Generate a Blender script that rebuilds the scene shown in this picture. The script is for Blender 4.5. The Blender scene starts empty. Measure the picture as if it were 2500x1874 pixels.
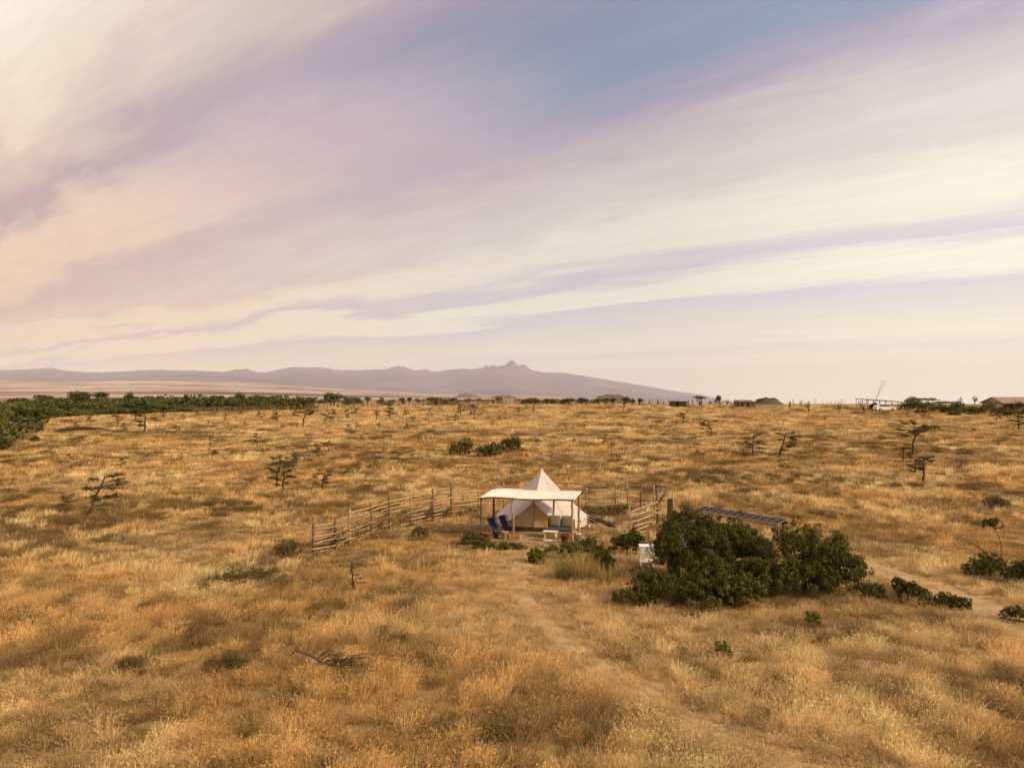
import bpy, math, random
import numpy as np
from mathutils import Vector, Matrix

# ------------------------------------------------------------------ camera, sky, sun, exposure
scene = bpy.context.scene
C = scene.collection
CAMZ, F, U0, V0 = 7.95, 1733.0, 1250.0, 960.0

cam_data = bpy.data.cameras.new('camera')
cam_data.sensor_width = 36.0
cam_data.lens = F / 2500.0 * 36.0
cam_data.shift_y = 23.0 / 2500.0
cam_data.clip_start = 0.5
cam_data.clip_end = 200000.0
cam = bpy.data.objects.new('camera', cam_data)
C.objects.link(cam)
cam.location = (0, 0, CAMZ)
cam.rotation_euler = (math.radians(90), 0, 0)
scene.camera = cam

SUN_AZ = math.radians(118)       # clockwise from +Y (the view direction): to the right and behind the camera
SUN_EL = math.radians(33)
SUN_STRENGTH = 4.6
SKY_STRENGTH = 0.1

sun_data = bpy.data.lights.new('sun', 'SUN')
sun_data.energy = SUN_STRENGTH
sun_data.angle = math.radians(6.5)
sun_data.color = (1.0, 0.79, 0.53)
sun = bpy.data.objects.new('sun', sun_data)
C.objects.link(sun)
sdir = Vector((math.sin(SUN_AZ) * math.cos(SUN_EL), math.cos(SUN_AZ) * math.cos(SUN_EL), math.sin(SUN_EL)))
sun.rotation_euler = (-sdir).to_track_quat('-Z', 'Y').to_euler()
sun.location = sdir * 60

vs = scene.view_settings
vs.view_transform = 'Standard'
vs.look = 'None'
vs.exposure = 0.0
vs.gamma = 1.0
vs.use_curve_mapping = False
scene.render.engine = 'CYCLES'
cy = scene.cycles
cy.max_bounces = 6
cy.diffuse_bounces = 3
cy.glossy_bounces = 2
cy.transmission_bounces = 3
cy.transparent_max_bounces = 6
cy.volume_bounces = 1
cy.caustics_reflective = False
cy.caustics_refractive = False
cy.use_denoising = True


def lin(r, g, b):
    def f(c):
        c /= 255.0
        return c / 12.92 if c <= 0.04045 else ((c + 0.055) / 1.055) ** 2.4
    return (f(r), f(g), f(b), 1.0)


class NT:
    """small helper to write node trees"""
    def __init__(self, tree):
        self.t = tree
        tree.nodes.clear()

    def n(self, typ, inp=None, **props):
        nd = self.t.nodes.new(typ)
        for k, v in props.items():
            setattr(nd, k, v)
        for k, v in (inp or {}).items():
            self.set(nd.inputs[k], v)
        return nd

    def set(self, sock, v):
        if isinstance(v, bpy.types.NodeSocket):
            self.t.links.new(v, sock)
        elif isinstance(v, bpy.types.Node):
            self.t.links.new(v.outputs[0], sock)
        else:
            sock.default_value = v

    def m(self, op, a, b=None, c=None, clamp=False):
        nd = self.t.nodes.new('ShaderNodeMath')
        nd.operation = op
        nd.use_clamp = clamp
        for i, v in enumerate((a, b, c)):
            if v is not None:
                self.set(nd.inputs[i], v)
        return nd.outputs[0]

    def mix(self, fac, a, b, blend='MIX'):
        nd = self.t.nodes.new('ShaderNodeMix')
        nd.data_type = 'RGBA'
        nd.blend_type = blend
        self.set(nd.inputs[0], fac)
        self.set(nd.inputs[6], a)
        self.set(nd.inputs[7], b)
        return nd.outputs[2]

    def ramp(self, fac, stops, interp='LINEAR'):
        nd = self.t.nodes.new('ShaderNodeValToRGB')
        cr = nd.color_ramp
        cr.interpolation = interp
        while len(cr.elements) < len(stops):
            cr.elements.new(0.5)
        for e, (p, c) in zip(cr.elements, stops):
            e.position = p
            e.color = c if len(c) == 4 else (*c, 1.0)
        self.set(nd.inputs[0], fac)
        return nd

    def noise(self, vec, scale, detail=3.0, rough=0.5, dist=0.0):
        nd = self.n('ShaderNodeTexNoise', {'Vector': vec, 'Scale': scale, 'Detail': detail, 'Roughness': rough, 'Distortion': dist})
        return nd.outputs[0]

    def smooth(self, x, a, b):
        nd = self.n('ShaderNodeMapRange', {'Value': x, 'From Min': a, 'From Max': b, 'To Min': 0.0, 'To Max': 1.0}, interpolation_type='SMOOTHSTEP')
        return nd.outputs[0]


def build_world():
    w = bpy.data.worlds.new('World')
    scene.world = w
    w.use_nodes = True
    k = NT(w.node_tree)
    tc = k.n('ShaderNodeTexCoord')
    sep = k.n('ShaderNodeSeparateXYZ', {0: tc.outputs['Generated']})
    dx, dy, dz = sep.outputs
    z = k.m('ADD', k.m('MAXIMUM', dz, 0.0), 0.008)
    px = k.m('DIVIDE', dx, z)
    py = k.m('DIVIDE', dy, z)
    # cirrus streaks lie parallel on a high plane: t runs across them, s along them
    t = k.m('ADD', k.m('MULTIPLY', px, 0.63), k.m('MULTIPLY', py, 0.77))
    s = k.m('SUBTRACT', k.m('MULTIPLY', px, 0.77), k.m('MULTIPLY', py, 0.63))
    t = k.m('ADD', k.m('ABSOLUTE', t), 0.05)
    lt = k.m('LOGARITHM', t, math.e)
    ls = k.m('DIVIDE', s, k.m('ADD', t, 1.2))          # keeps streak length steady towards the horizon
    wv = k.n('ShaderNodeCombineXYZ', {0: k.m('MULTIPLY', ls, 0.9), 1: k.m('MULTIPLY', lt, 1.5), 2: 3.1}).outputs[0]
    warp = k.m('SUBTRACT', k.noise(wv, 1.9, 4.0, 0.5, 0.5), 0.5)
    wv2 = k.n('ShaderNodeCombineXYZ', {0: k.m('MULTIPLY', ls, 2.2), 1: k.m('MULTIPLY', lt, 6.0), 2: 8.7}).outputs[0]
    warp2 = k.m('SUBTRACT', k.noise(wv2, 1.5, 7.0, 0.6, 0.9), 0.5)
    # billows: rounder, patchy unevenness in the cloud sheet
    bil = k.m('SUBTRACT', k.noise(k.n('ShaderNodeCombineXYZ', {0: k.m('MULTIPLY', ls, 3.2), 1: k.m('MULTIPLY', lt, 4.2), 2: 5.5}).outputs[0], 1.5, 7.0, 0.62, 1.2), 0.5)
    q = k.m('MULTIPLY', k.m('ADD', lt, 0.7), 1.0 / 4.8)
    q = k.m('ADD', q, k.m('MULTIPLY', warp, k.m('MULTIPLY_ADD', k.smooth(s, -0.6, -4.0), 0.11, 0.055)))
    q = k.m('ADD', q, k.m('MULTIPLY', warp2, 0.042))
    q = k.m('ADD', q, k.m('MULTIPLY', bil, k.m('MULTIPLY_ADD', k.smooth(lt, 1.6, 0.6), 0.018, 0.014)))
    c = lambda r, g, b, a=0.0: (*lin(r, g, b)[:3], a)
    stops = [(0.0, c(244, 238, 228)), (0.06, c(240, 231, 217)), (0.117, c(228, 214, 200)), (0.14, c(213, 198, 189)),
             (0.165, c(203, 188, 184)), (0.19, c(182, 165, 176)), (0.212, c(166, 154, 178, .6)), (0.235, c(144, 154, 182, 1)),
             (0.282, c(140, 157, 186, 1)), (0.302, c(163, 158, 184, .8)), (0.322, c(186, 171, 184, .3)), (0.345, c(202, 188, 190)),
             (0.372, c(209, 197, 197)), (0.395, c(211, 201, 197)), (0.418, c(228, 218, 204)), (0.452, c(231, 221, 207)),
             (0.472, c(204, 196, 204)), (0.484, c(198, 193, 206)), (0.500, c(233, 226, 211)), (0.533, c(234, 227, 211)),
             (0.548, c(200, 197, 207)), (0.580, c(210, 203, 205)), (0.620, c(222, 212, 200)), (0.665, c(230, 219, 198)),
             (0.70, c(214, 204, 199)), (0.755, c(228, 214, 192)), (0.80, c(219, 204, 188)), (0.86, c(224, 207, 184)),
             (0.94, c(224, 206, 188)), (1.0, c(226, 208, 190))]
    rp = k.ramp(q, stops)
    col, gap = rp.outputs[0], rp.outputs[1]
    # the blue gap closes with thin mauve veil towards the left
    veil = k.m('MULTIPLY', gap, k.smooth(k.m('ADD', s, k.m('MULTIPLY', warp, 0.7)), -1.2, -2.05))
    col = k.mix(veil, col, k.mix(k.smooth(s, -1.9, -4.2), lin(192, 173, 186), lin(226, 207, 195)))
    # fine fibrous detail
    wv3 = k.n('ShaderNodeCombineXYZ', {0: k.m('MULTIPLY', ls, 4.0), 1: k.m('MULTIPLY', lt, 14.0), 2: 1.3}).outputs[0]
    fib = k.noise(wv3, 1.5, 9.0, 0.66, 1.4)
    fibm = k.m('MULTIPLY_ADD', k.m('SUBTRACT', fib, 0.5), 0.20, 1.0)
    fibm = k.m('MULTIPLY_ADD', bil, 0.16, fibm)
    col = k.mix(1.0, col, k.n('ShaderNodeCombineColor', {0: fibm, 1: fibm, 2: fibm}).outputs[0], 'MULTIPLY')
    # warm dusty rose in the west-facing low sky, whiter light towards the sun's side
    low = k.m('SUBTRACT', 1.0, k.smooth(dz, 0.0, 0.42))
    left = k.smooth(dx, 0.10, -0.62)
    right = k.smooth(dx, 0.12, 0.60)
    col = k.mix(k.m('MULTIPLY', left, low), col, k.mix(1.0, col, (1.0, 0.82, 0.68, 1), 'MULTIPLY'))
    col = k.mix(right, col, k.mix(1.0, col, (1.25, 1.28, 1.23, 1), 'MULTIPLY'))
    col = k.mix(left, col, k.mix(1.0, col, (1.10, 1.07, 1.03, 1), 'MULTIPLY'))
    sky = k.n('ShaderNodeTexSky', sky_type='NISHITA')
    sky.sun_disc = False
    sky.sun_elevation = SUN_EL
    sky.sun_rotation = SUN_AZ
    sky.altitude = 1800
    sky.dust_density = 1.5
    col10 = k.mix(1.0, col, (10, 10, 10, 1), 'MULTIPLY')
    nis = k.mix(1.0, sky.outputs[0], (1.0, 0.93, 0.83, 1), 'MULTIPLY')
    cover = k.m('SUBTRACT', 1.0, k.m('MULTIPLY', k.m('SUBTRACT', gap, veil), 0.22))
    out = k.mix(cover, nis, col10)
    bg = k.n('ShaderNodeBackground', {'Color': out, 'Strength': SKY_STRENGTH})
    k.n('ShaderNodeOutputWorld', {0: bg.outputs[0]})


build_world()

# ------------------------------------------------------------------ maths helpers
rng = np.random.default_rng(7)


def _hash(ix, iy, seed):
    h = (ix.astype(np.int64) * 374761393 + iy.astype(np.int64) * 668265263 + seed * 1442695041) & 0x7fffffff
    h = ((h ^ (h >> 13)) * 1274126177) & 0x7fffffff
    return ((h ^ (h >> 16)) & 0xffff) / 65535.0


def vnoise(x, y, seed=0):
    x = np.asarray(x, float); y = np.asarray(y, float)
    ix = np.floor(x); iy = np.floor(y)
    fx = x - ix; fy = y - iy
    fx = fx * fx * (3 - 2 * fx); fy = fy * fy * (3 - 2 * fy)
    a = _hash(ix, iy, seed); b = _hash(ix + 1, iy, seed)
    c = _hash(ix, iy + 1, seed); d = _hash(ix + 1, iy + 1, seed)
    return (a + (b - a) * fx) * (1 - fy) + (c + (d - c) * fx) * fy


def fbm(x, y, seed=0, oct=4):
    r = 0; a = 0.5; s = 0
    for i in range(oct):
        r = r + a * vnoise(x * 2 ** i, y * 2 ** i, seed + i * 17)
        s += a; a *= 0.5
    return r / s


def sstep(x, a, b):
    t = np.clip((np.asarray(x, float) - a) / (b - a), 0, 1)
    return t * t * (3 - 2 * t)


EDGE_U = np.array([-700, -100, 0, 60, 150, 300, 500, 700, 900, 1100, 1250, 1400, 1700, 1900, 2100, 2500, 3200])
EDGE_V = np.array([1110, 1105, 1090, 1030, 1018, 1010, 1004, 1000, 991, 987, 984, 984, 986, 986, 986, 987, 988])
EDGE_D = 9.19 / (0.031 + (EDGE_V - V0) / F)
FAR_LN = np.log(np.array([300, 800, 1500, 4000, 8000, 15000, 25000, 60000]))
FAR_L = np.array([992, 976, 967, 957, 947, 937, 929, 922])
FAR_M = np.array([996, 984, 976, 970, 967, 964, 962, 961])
FAR_R = np.array([1000, 994, 991, 988, 987, 986, 985.5, 985])


def zg(x, y):
    x = np.asarray(x, float); y = np.asarray(y, float)
    D = np.sqrt(x * x + y * y) + 1e-6
    ca = np.maximum(y / D, 0.42)
    q = D * ca
    tana = np.clip(np.where(y > 1e-3, x / np.maximum(y, 1e-3), np.sign(x) * 9), -2.1, 2.1)
    u = U0 + F * tana
    E = np.interp(u, EDGE_U, EDGE_D)
    def near(qq):
        return 0.031 * 7 * np.logaddexp(0, (qq - 47) / 7)
    und = (fbm(x / 26, y / 26, 5, 3) - 0.5) * 0.9 * sstep(q, 50, 85) + (fbm(x / 9, y / 9, 9, 2) - 0.5) * 0.35 * (sstep(q, 45, 70) + 1 - sstep(q, 24, 34))
    zn = near(np.minimum(q, E)) + und * (1 - sstep(q, E * 0.85, E * 1.0) * 0.8)
    left_ = sstep(u, 1000, 500)
    drop = 3.0 - 1.5 * left_
    over = np.maximum(q - E, 0)
    zn = zn - drop * (1 - np.exp(-over / 35.0)) - (0.012 - 0.010 * left_) * np.minimum(over, 400)
    wl = sstep(u, 1150, 450)
    wr = sstep(u, 1150, 1750)
    lq = np.log(np.maximum(q, 1.0))
    vf = np.interp(lq, FAR_LN, FAR_L) * wl + np.interp(lq, FAR_LN, FAR_R) * wr + np.interp(lq, FAR_LN, FAR_M) * (1 - wl - wr)
    zf = CAMZ - (vf - V0) / F * q
    w = sstep(lq, np.log(E * 1.5), np.log(1400.0))
    return zn * (1 - w) + zf * w


def at(u, v):
    """where the view ray of photo pixel (u, v) meets the ground"""
    a = (u - U0) / F; b = (V0 - v) / F
    ys = np.concatenate([np.arange(8, 120, 0.5), np.arange(120, 400, 1.0), np.geomspace(400, 60000, 300)])
    d = CAMZ + b * ys - zg(a * ys, ys)
    i = np.argmax(d < 0)
    if d[i] >= 0:
        i = len(ys) - 1
    lo, hi = ys[max(i - 1, 0)], ys[i]
    for _ in range(25):
        mid = (lo + hi) / 2
        if CAMZ + b * mid - float(zg(a * mid, mid)) < 0:
            hi = mid
        else:
            lo = mid
    y = (lo + hi) / 2
    return Vector((a * y, y, float(zg(a * y, y))))


def pt(u, v, y):
    return Vector(((u - U0) / F * y, y, CAMZ + (V0 - v) / F * y))


def gz(x, y):
    return float(zg(x, y))


# ------------------------------------------------------------------ object helpers
def tag(o, label=None, cat=None, group=None, kind=None):
    if label: o['label'] = label
    if cat: o['category'] = cat
    if group: o['group'] = group
    if kind: o['kind'] = kind
    return o


def empty(name, loc, rz=0.0, label=None, cat=None, group=None):
    o = bpy.data.objects.new(name, None)
    o.empty_display_size = 0.2
    C.objects.link(o)
    o.location = loc
    o.rotation_euler = (0, 0, rz)
    return tag(o, label, cat, group)


def link(name, me, parent=None, mat=None):
    if mat is not None and not me.materials:
        me.materials.append(mat)
    o = bpy.data.objects.new(name, me)
    C.objects.link(o)
    if parent is not None:
        o.parent = parent
    return o


def np_mesh(name, V, Fc, smooth=False):
    """mesh from arrays; Fc is (n, 3) or (n, 4)"""
    V = np.asarray(V, np.float32); Fc = np.asarray(Fc, np.int32)
    me = bpy.data.meshes.new(name)
    me.vertices.add(len(V)); me.vertices.foreach_set('co', V.ravel())
    n, kk = Fc.shape
    me.loops.add(n * kk); me.loops.foreach_set('vertex_index', Fc.ravel())
    me.polygons.add(n)
    me.polygons.foreach_set('loop_start', np.arange(0, n * kk, kk, dtype=np.int32))
    me.polygons.foreach_set('loop_total', np.full(n, kk, np.int32))
    if smooth:
        me.polygons.foreach_set('use_smooth', np.ones(n, bool))
    me.update(calc_edges=True)
    return me


class MB:
    def __init__(self):
        self.v = []; self.f = []

    def add(self, vs_, fs_):
        b = len(self.v)
        self.v += [tuple(p) for p in vs_]
        self.f += [tuple(i + b for i in f) for f in fs_]
        return self

    def box(self, c, size, rot=None, bev=0.0):
        hx, hy, hz = [q / 2 for q in size]
        M = rot if rot is not None else Matrix.Identity(3)
        c = Vector(c)
        if bev <= 0:
            p = [c + M @ Vector((sx * hx, sy * hy, sz * hz)) for sx in (-1, 1) for sy in (-1, 1) for sz in (-1, 1)]
            self.add(p, [(0, 1, 3, 2), (4, 6, 7, 5), (0, 4, 5, 1), (2, 3, 7, 6), (0, 2, 6, 4), (1, 5, 7, 3)])
            return self
        b = min(bev, hx * .9, hy * .9, hz * .9)
        p = []; idx = {}
        for sx in (-1, 1):
            for sy in (-1, 1):
                for sz in (-1, 1):
                    for ax in range(3):
                        d = [hx, hy, hz]
                        e = [d[i] - (0 if i == ax else b) for i in range(3)]
                        idx[(sx, sy, sz, ax)] = len(p)
                        p.append(c + M @ Vector((sx * e[0], sy * e[1], sz * e[2])))
        fs = []
        g = lambda *k_: idx[k_]
        for s_ in (-1, 1):
            fs.append((g(s_, -1, -1, 0), g(s_, 1, -1, 0), g(s_, 1, 1, 0), g(s_, -1, 1, 0)))
            fs.append((g(-1, s_, -1, 1), g(1, s_, -1, 1), g(1, s_, 1, 1), g(-1, s_, 1, 1)))
            fs.append((g(-1, -1, s_, 2), g(1, -1, s_, 2), g(1, 1, s_, 2), g(-1, 1, s_, 2)))
        for a_ in (-1, 1):
            for b_ in (-1, 1):
                fs.append((g(a_, b_, -1, 0), g(a_, b_, 1, 0), g(a_, b_, 1, 1), g(a_, b_, -1, 1)))
                fs.append((g(a_, -1, b_, 0), g(a_, 1, b_, 0), g(a_, 1, b_, 2), g(a_, -1, b_, 2)))
                fs.append((g(-1, a_, b_, 1), g(1, a_, b_, 1), g(1, a_, b_, 2), g(-1, a_, b_, 2)))
        for sx in (-1, 1):
            for sy in (-1, 1):
                for sz in (-1, 1):
                    fs.append((g(sx, sy, sz, 0), g(sx, sy, sz, 1), g(sx, sy, sz, 2)))
        self.add(p, fs)
        return self

    def tube(self, pts, rad, n=6, cap=True):
        pts = [Vector(p) for p in pts]
        if not hasattr(rad, '__len__'):
            rad = [rad] * len(pts)
        b = len(self.v)
        ref = None
        for i, p in enumerate(pts):
            d = (pts[min(i + 1, len(pts) - 1)] - pts[max(i - 1, 0)])
            d = d.normalized() if d.length > 1e-9 else Vector((0, 0, 1))
            if ref is None:
                ref = Vector((1, 0, 0)) if abs(d.x) < 0.8 else Vector((0, 1, 0))
            a = (ref - d * ref.dot(d)).normalized()
            ref = a
            e = d.cross(a)
            for j in range(n):
                t = 2 * math.pi * j / n
                self.v.append(tuple(p + (a * math.cos(t) + e * math.sin(t)) * rad[i]))
        for i in range(len(pts) - 1):
            for j in range(n):
                k2 = (j + 1) % n
                self.f.append((b + i * n + j, b + i * n + k2, b + (i + 1) * n + k2, b + (i + 1) * n + j))
        if cap:
            self.f.append(tuple(b + j for j in reversed(range(n))))
            self.f.append(tuple(b + (len(pts) - 1) * n + j for j in range(n)))
        return self

    def lathe(self, prof, c=(0, 0, 0), n=16):
        b = len(self.v)
        for r, z in prof:
            for j in range(n):
                t = 2 * math.pi * j / n
                self.v.append((c[0] + r * math.cos(t), c[1] + r * math.sin(t), c[2] + z))
        for i in range(len(prof) - 1):
            for j in range(n):
                k2 = (j + 1) % n
                self.f.append((b + i * n + j, b + i * n + k2, b + (i + 1) * n + k2, b + (i + 1) * n + j))
        self.f.append(tuple(b + j for j in reversed(range(n))))
        self.f.append(tuple(b + (len(prof) - 1) * n + j for j in range(n)))
        return self

    def grid(self, P):
        """P: rows of points"""
        b = len(self.v); nc = len(P[0])
        for r in P:
            self.v += [tuple(p) for p in r]
        for i in range(len(P) - 1):
            for j in range(nc - 1):
                self.f.append((b + i * nc + j, b + i * nc + j + 1, b + (i + 1) * nc + j + 1, b + (i + 1) * nc + j))
        return self

    def mesh(self, name, smooth=False):
        me = bpy.data.meshes.new(name)
        me.from_pydata(self.v, [], self.f)
        if smooth:
            me.polygons.foreach_set('use_smooth', np.ones(len(me.polygons), bool))
        me.update()
        return me

    def build(self, name, mat, parent=None, smooth=False):
        return link(name, self.mesh(name, smooth), parent, mat)


# ------------------------------------------------------------------ materials
def material(name, col, col2=None, scale=8.0, rough=0.8, detail=4.0, bump=0.0, bscale=None, spec=0.3, stretch=None, metallic=0.0, trans=0.0, island=0.0, coords='Object'):
    m = bpy.data.materials.new(name)
    m.use_nodes = True
    k = NT(m.node_tree)
    out = k.n('ShaderNodeOutputMaterial')
    bs = k.n('ShaderNodeBsdfPrincipled', {'Roughness': rough, 'Metallic': metallic})
    bs.inputs['Specular IOR Level'].default_value = spec
    tc = k.n('ShaderNodeTexCoord').outputs[coords]
    if stretch:
        tc = k.n('ShaderNodeMapping', {'Vector': tc, 'Scale': stretch}).outputs[0]
    c1 = (*col, 1.0)
    c2 = (*(col2 or [q * 0.7 for q in col]), 1.0)
    fac = k.ramp(k.noise(tc, scale, detail, 0.6), [(0.32, (0, 0, 0)), (0.68, (1, 1, 1))]).outputs[0]
    base = k.mix(fac, c1, c2)
    if island > 0:
        g = k.n('ShaderNodeNewGeometry')
        r = k.m('MULTIPLY_ADD', k.m('SUBTRACT', g.outputs['Random Per Island'], 0.5), island * 2, 1.0)
        base = k.mix(1.0, base, k.n('ShaderNodeCombineColor', {0: r, 1: r, 2: r}).outputs[0], 'MULTIPLY')
    k.set(bs.inputs['Base Color'], base)
    if bump > 0:
        bn = k.noise(tc, bscale or scale * 4, 5.0, 0.6)
        b = k.n('ShaderNodeBump', {'Strength': bump, 'Distance': 0.02, 'Height': bn})
        k.set(bs.inputs['Normal'], b.outputs[0])
    if trans > 0:
        tr = k.n('ShaderNodeBsdfTranslucent', {'Color': base})
        mx = k.n('ShaderNodeMixShader', {0: trans, 1: bs.outputs[0], 2: tr.outputs[0]})
        k.set(out.inputs[0], mx.outputs[0])
    else:
        k.set(out.inputs[0], bs.outputs[0])
    return m


def scatter_material(name, trans=0.35, island=0.35, rough=0.75):
    """takes its colour from the 'tint' of each scattered plant"""
    m = bpy.data.materials.new(name)
    m.use_nodes = True
    k = NT(m.node_tree)
    out = k.n('ShaderNodeOutputMaterial')
    at_ = k.n('ShaderNodeAttribute', attribute_type='INSTANCER', attribute_name='tint')
    g = k.n('ShaderNodeNewGeometry')
    r = k.m('MULTIPLY_ADD', k.m('SUBTRACT', g.outputs['Random Per Island'], 0.5), island * 2, 1.0)
    base = k.mix(1.0, at_.outputs['Color'], k.n('ShaderNodeCombineColor', {0: r, 1: r, 2: r}).outputs[0], 'MULTIPLY')
    bs = k.n('ShaderNodeBsdfPrincipled', {'Base Color': base, 'Roughness': rough})
    bs.inputs['Specular IOR Level'].default_value = 0.15
    tr = k.n('ShaderNodeBsdfTranslucent', {'Color': base})
    mx = k.n('ShaderNodeMixShader', {0: trans, 1: bs.outputs[0], 2: tr.outputs[0]})
    k.set(out.inputs[0], mx.outputs[0])
    return m


M = {}
M['leaf_dark'] = material('leaf_dark', (0.046, 0.047, 0.010), (0.118, 0.104, 0.020), 1.6, 0.7, trans=0.22, island=0.4, spec=0.08)
M['leaf_mid'] = material('leaf_mid', (0.072, 0.075, 0.016), (0.130, 0.112, 0.024), 1.8, 0.7, trans=0.25, island=0.4, spec=0.08)
M['leaf_bright'] = material('leaf_bright', (0.110, 0.118, 0.022), (0.17, 0.155, 0.03), 2.0, 0.7, trans=0.3, island=0.35, spec=0.08)
M['leaf_thorn'] = material('leaf_thorn', (0.082, 0.082, 0.022), (0.125, 0.110, 0.032), 3.0, 0.75, trans=0.25, island=0.4, spec=0.08)
M['leaf_brown'] = material('leaf_brown', (0.135, 0.095, 0.032), (0.085, 0.068, 0.022), 2.5, 0.8, trans=0.2, island=0.4, spec=0.2)
M['leaf_far'] = material('leaf_far', (0.058, 0.058, 0.016), (0.105, 0.092, 0.024), 0.25, 0.7, trans=0.2, island=0.35, spec=0.2)
M['bark'] = material('bark', (0.10, 0.070, 0.042), (0.055, 0.040, 0.026), 14, 0.9, bump=0.5, stretch=(1, 1, 0.25))
M['bark_grey'] = material('bark_grey', (0.16, 0.125, 0.09), (0.08, 0.062, 0.045), 12, 0.9, bump=0.5, stretch=(1, 1, 0.3))
M['dead_wood'] = material('dead_wood', (0.085, 0.058, 0.036), (0.040, 0.028, 0.018), 16, 0.9, bump=0.4)
M['pole'] = material('pole', (0.42, 0.27, 0.14), (0.26, 0.16, 0.085), 9, 0.8, bump=0.4, stretch=(1, 1, 0.2), spec=0.2)
M['pole_dark'] = material('pole_dark', (0.17, 0.11, 0.065), (0.085, 0.055, 0.034), 9, 0.85, bump=0.4, stretch=(1, 1, 0.2), spec=0.2)
M['rail'] = material('rail', (0.50, 0.345, 0.195), (0.29, 0.185, 0.10), 5, 0.75, bump=0.3, spec=0.2)
M['rail_dark'] = material('rail_dark', (0.30, 0.20, 0.12), (0.18, 0.115, 0.07), 5, 0.8, bump=0.3, spec=0.2)
M['grey_pole'] = material('grey_pole', (0.20, 0.165, 0.105), (0.12, 0.095, 0.06), 7, 0.85, bump=0.4, spec=0.2)
M['canvas'] = material('canvas', (0.66, 0.575, 0.525), (0.56, 0.48, 0.43), 1.6, 0.9, bump=0.5, bscale=3.5, trans=0.18, spec=0.1)
M['canvas_door'] = material('canvas_door', (0.68, 0.455, 0.25), (0.62, 0.41, 0.22), 1.4, 0.9, bump=0.12, bscale=9, trans=0.1, spec=0.1)
M['seam'] = material('seam', (0.40, 0.29, 0.18), (0.33, 0.24, 0.15), 5, 0.9)
M['groundsheet'] = material('groundsheet', (0.085, 0.075, 0.032), (0.055, 0.052, 0.025), 4, 0.7)
M['rope'] = material('rope', (0.55, 0.48, 0.38), None, 10, 0.9)
M['roof_sheet'] = material('roof_sheet', (0.70, 0.63, 0.57), (0.56, 0.49, 0.43), 2.2, 0.55, bump=0.05, spec=0.3)
M['slab'] = material('slab', (0.42, 0.28, 0.15), (0.31, 0.20, 0.11), 1.8, 0.9, bump=0.3, bscale=20)
M['blue_canvas'] = material('blue_canvas', (0.016, 0.040, 0.12), (0.012, 0.028, 0.085), 5, 0.85, bump=0.1)
M['teak'] = material('teak', (0.14, 0.062, 0.026), (0.085, 0.036, 0.016), 10, 0.6, stretch=(1, 1, 0.2))
M['teak_light'] = material('teak_light', (0.33, 0.13, 0.045), (0.23, 0.09, 0.03), 10, 0.6, stretch=(1, 1, 0.2))
M['cushion'] = material('cushion', (0.23, 0.185, 0.105), (0.19, 0.15, 0.085), 3, 0.95, bump=0.15, bscale=60)
M['seat_cushion'] = material('seat_cushion', (0.075, 0.082, 0.080), (0.052, 0.060, 0.058), 3, 0.95, bump=0.15, bscale=60)
M['ochre_wood'] = material('ochre_wood', (0.37, 0.215, 0.065), (0.27, 0.145, 0.045), 6, 0.75, stretch=(0.3, 1, 1))
M['crate_wood'] = material('crate_wood', (0.60, 0.34, 0.09), (0.48, 0.25, 0.06), 6, 0.75, stretch=(0.3, 1, 1))
M['white_paint'] = material('white_paint', (0.76, 0.71, 0.68), (0.66, 0.60, 0.56), 5, 0.55)
M['stump'] = material('stump', (0.30, 0.19, 0.11), (0.17, 0.105, 0.06), 7, 0.9, bump=0.5, stretch=(1, 1, 0.25))
M['stump_top'] = material('stump_top', (0.46, 0.31, 0.18), (0.36, 0.23, 0.13), 9, 0.9)
M['terracotta'] = material('terracotta', (0.22, 0.085, 0.045), (0.13, 0.055, 0.032), 6, 0.85)
M['maroon'] = material('maroon', (0.10, 0.028, 0.024), (0.07, 0.02, 0.018), 5, 0.6)
M['pot_green'] = material('pot_green', (0.045, 0.050, 0.032), (0.07, 0.065, 0.04), 5, 0.7)
M['soil'] = material('soil', (0.055, 0.040, 0.028), None, 20, 1.0)
M['rock'] = material('rock', (0.30, 0.23, 0.17), (0.17, 0.13, 0.095), 5, 0.95, bump=0.6)
M['red_plastic'] = material('red_plastic', (0.60, 0.085, 0.03), None, 4, 0.4)
M['white_plastic'] = material('white_plastic', (0.80, 0.77, 0.74), (0.74, 0.70, 0.66), 5, 0.35, trans=0.1)
M['solar'] = material('solar', (0.028, 0.020, 0.026), (0.040, 0.028, 0.034), 3, 0.65, spec=0.1)
M['alloy'] = material('alloy', (0.55, 0.52, 0.50), None, 5, 0.4, metallic=0.8)
M['panel_trim'] = material('panel_trim', (0.22, 0.19, 0.18), None, 5, 0.6)
M['plank_dark'] = material('plank_dark', (0.11, 0.072, 0.045), (0.065, 0.042, 0.028), 7, 0.9, bump=0.3, stretch=(1, 1, 0.15))
M['green_canvas'] = material('green_canvas', (0.125, 0.14, 0.075), (0.095, 0.105, 0.055), 3, 0.9, bump=0.2, bscale=8)
M['white_sheet'] = material('white_sheet', (0.72, 0.70, 0.70), None, 3, 0.8)
M['basket'] = material('basket', (0.50, 0.36, 0.18), (0.38, 0.26, 0.12), 25, 0.9, bump=0.5)
M['shed_dark'] = material('shed_dark', (0.055, 0.042, 0.026), (0.035, 0.027, 0.018), 0.8, 0.85)
M['shed_pale'] = material('shed_pale', (0.46, 0.34, 0.22), None, 1, 0.85)
M['rust_roof'] = material('rust_roof', (0.15, 0.085, 0.062), (0.105, 0.060, 0.045), 0.7, 0.7)
M['house_wall'] = material('house_wall', (0.20, 0.135, 0.095), (0.15, 0.10, 0.07), 0.8, 0.9)
M['tin_roof'] = material('tin_roof', (0.30, 0.185, 0.13), (0.24, 0.145, 0.10), 0.5, 0.6)
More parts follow.
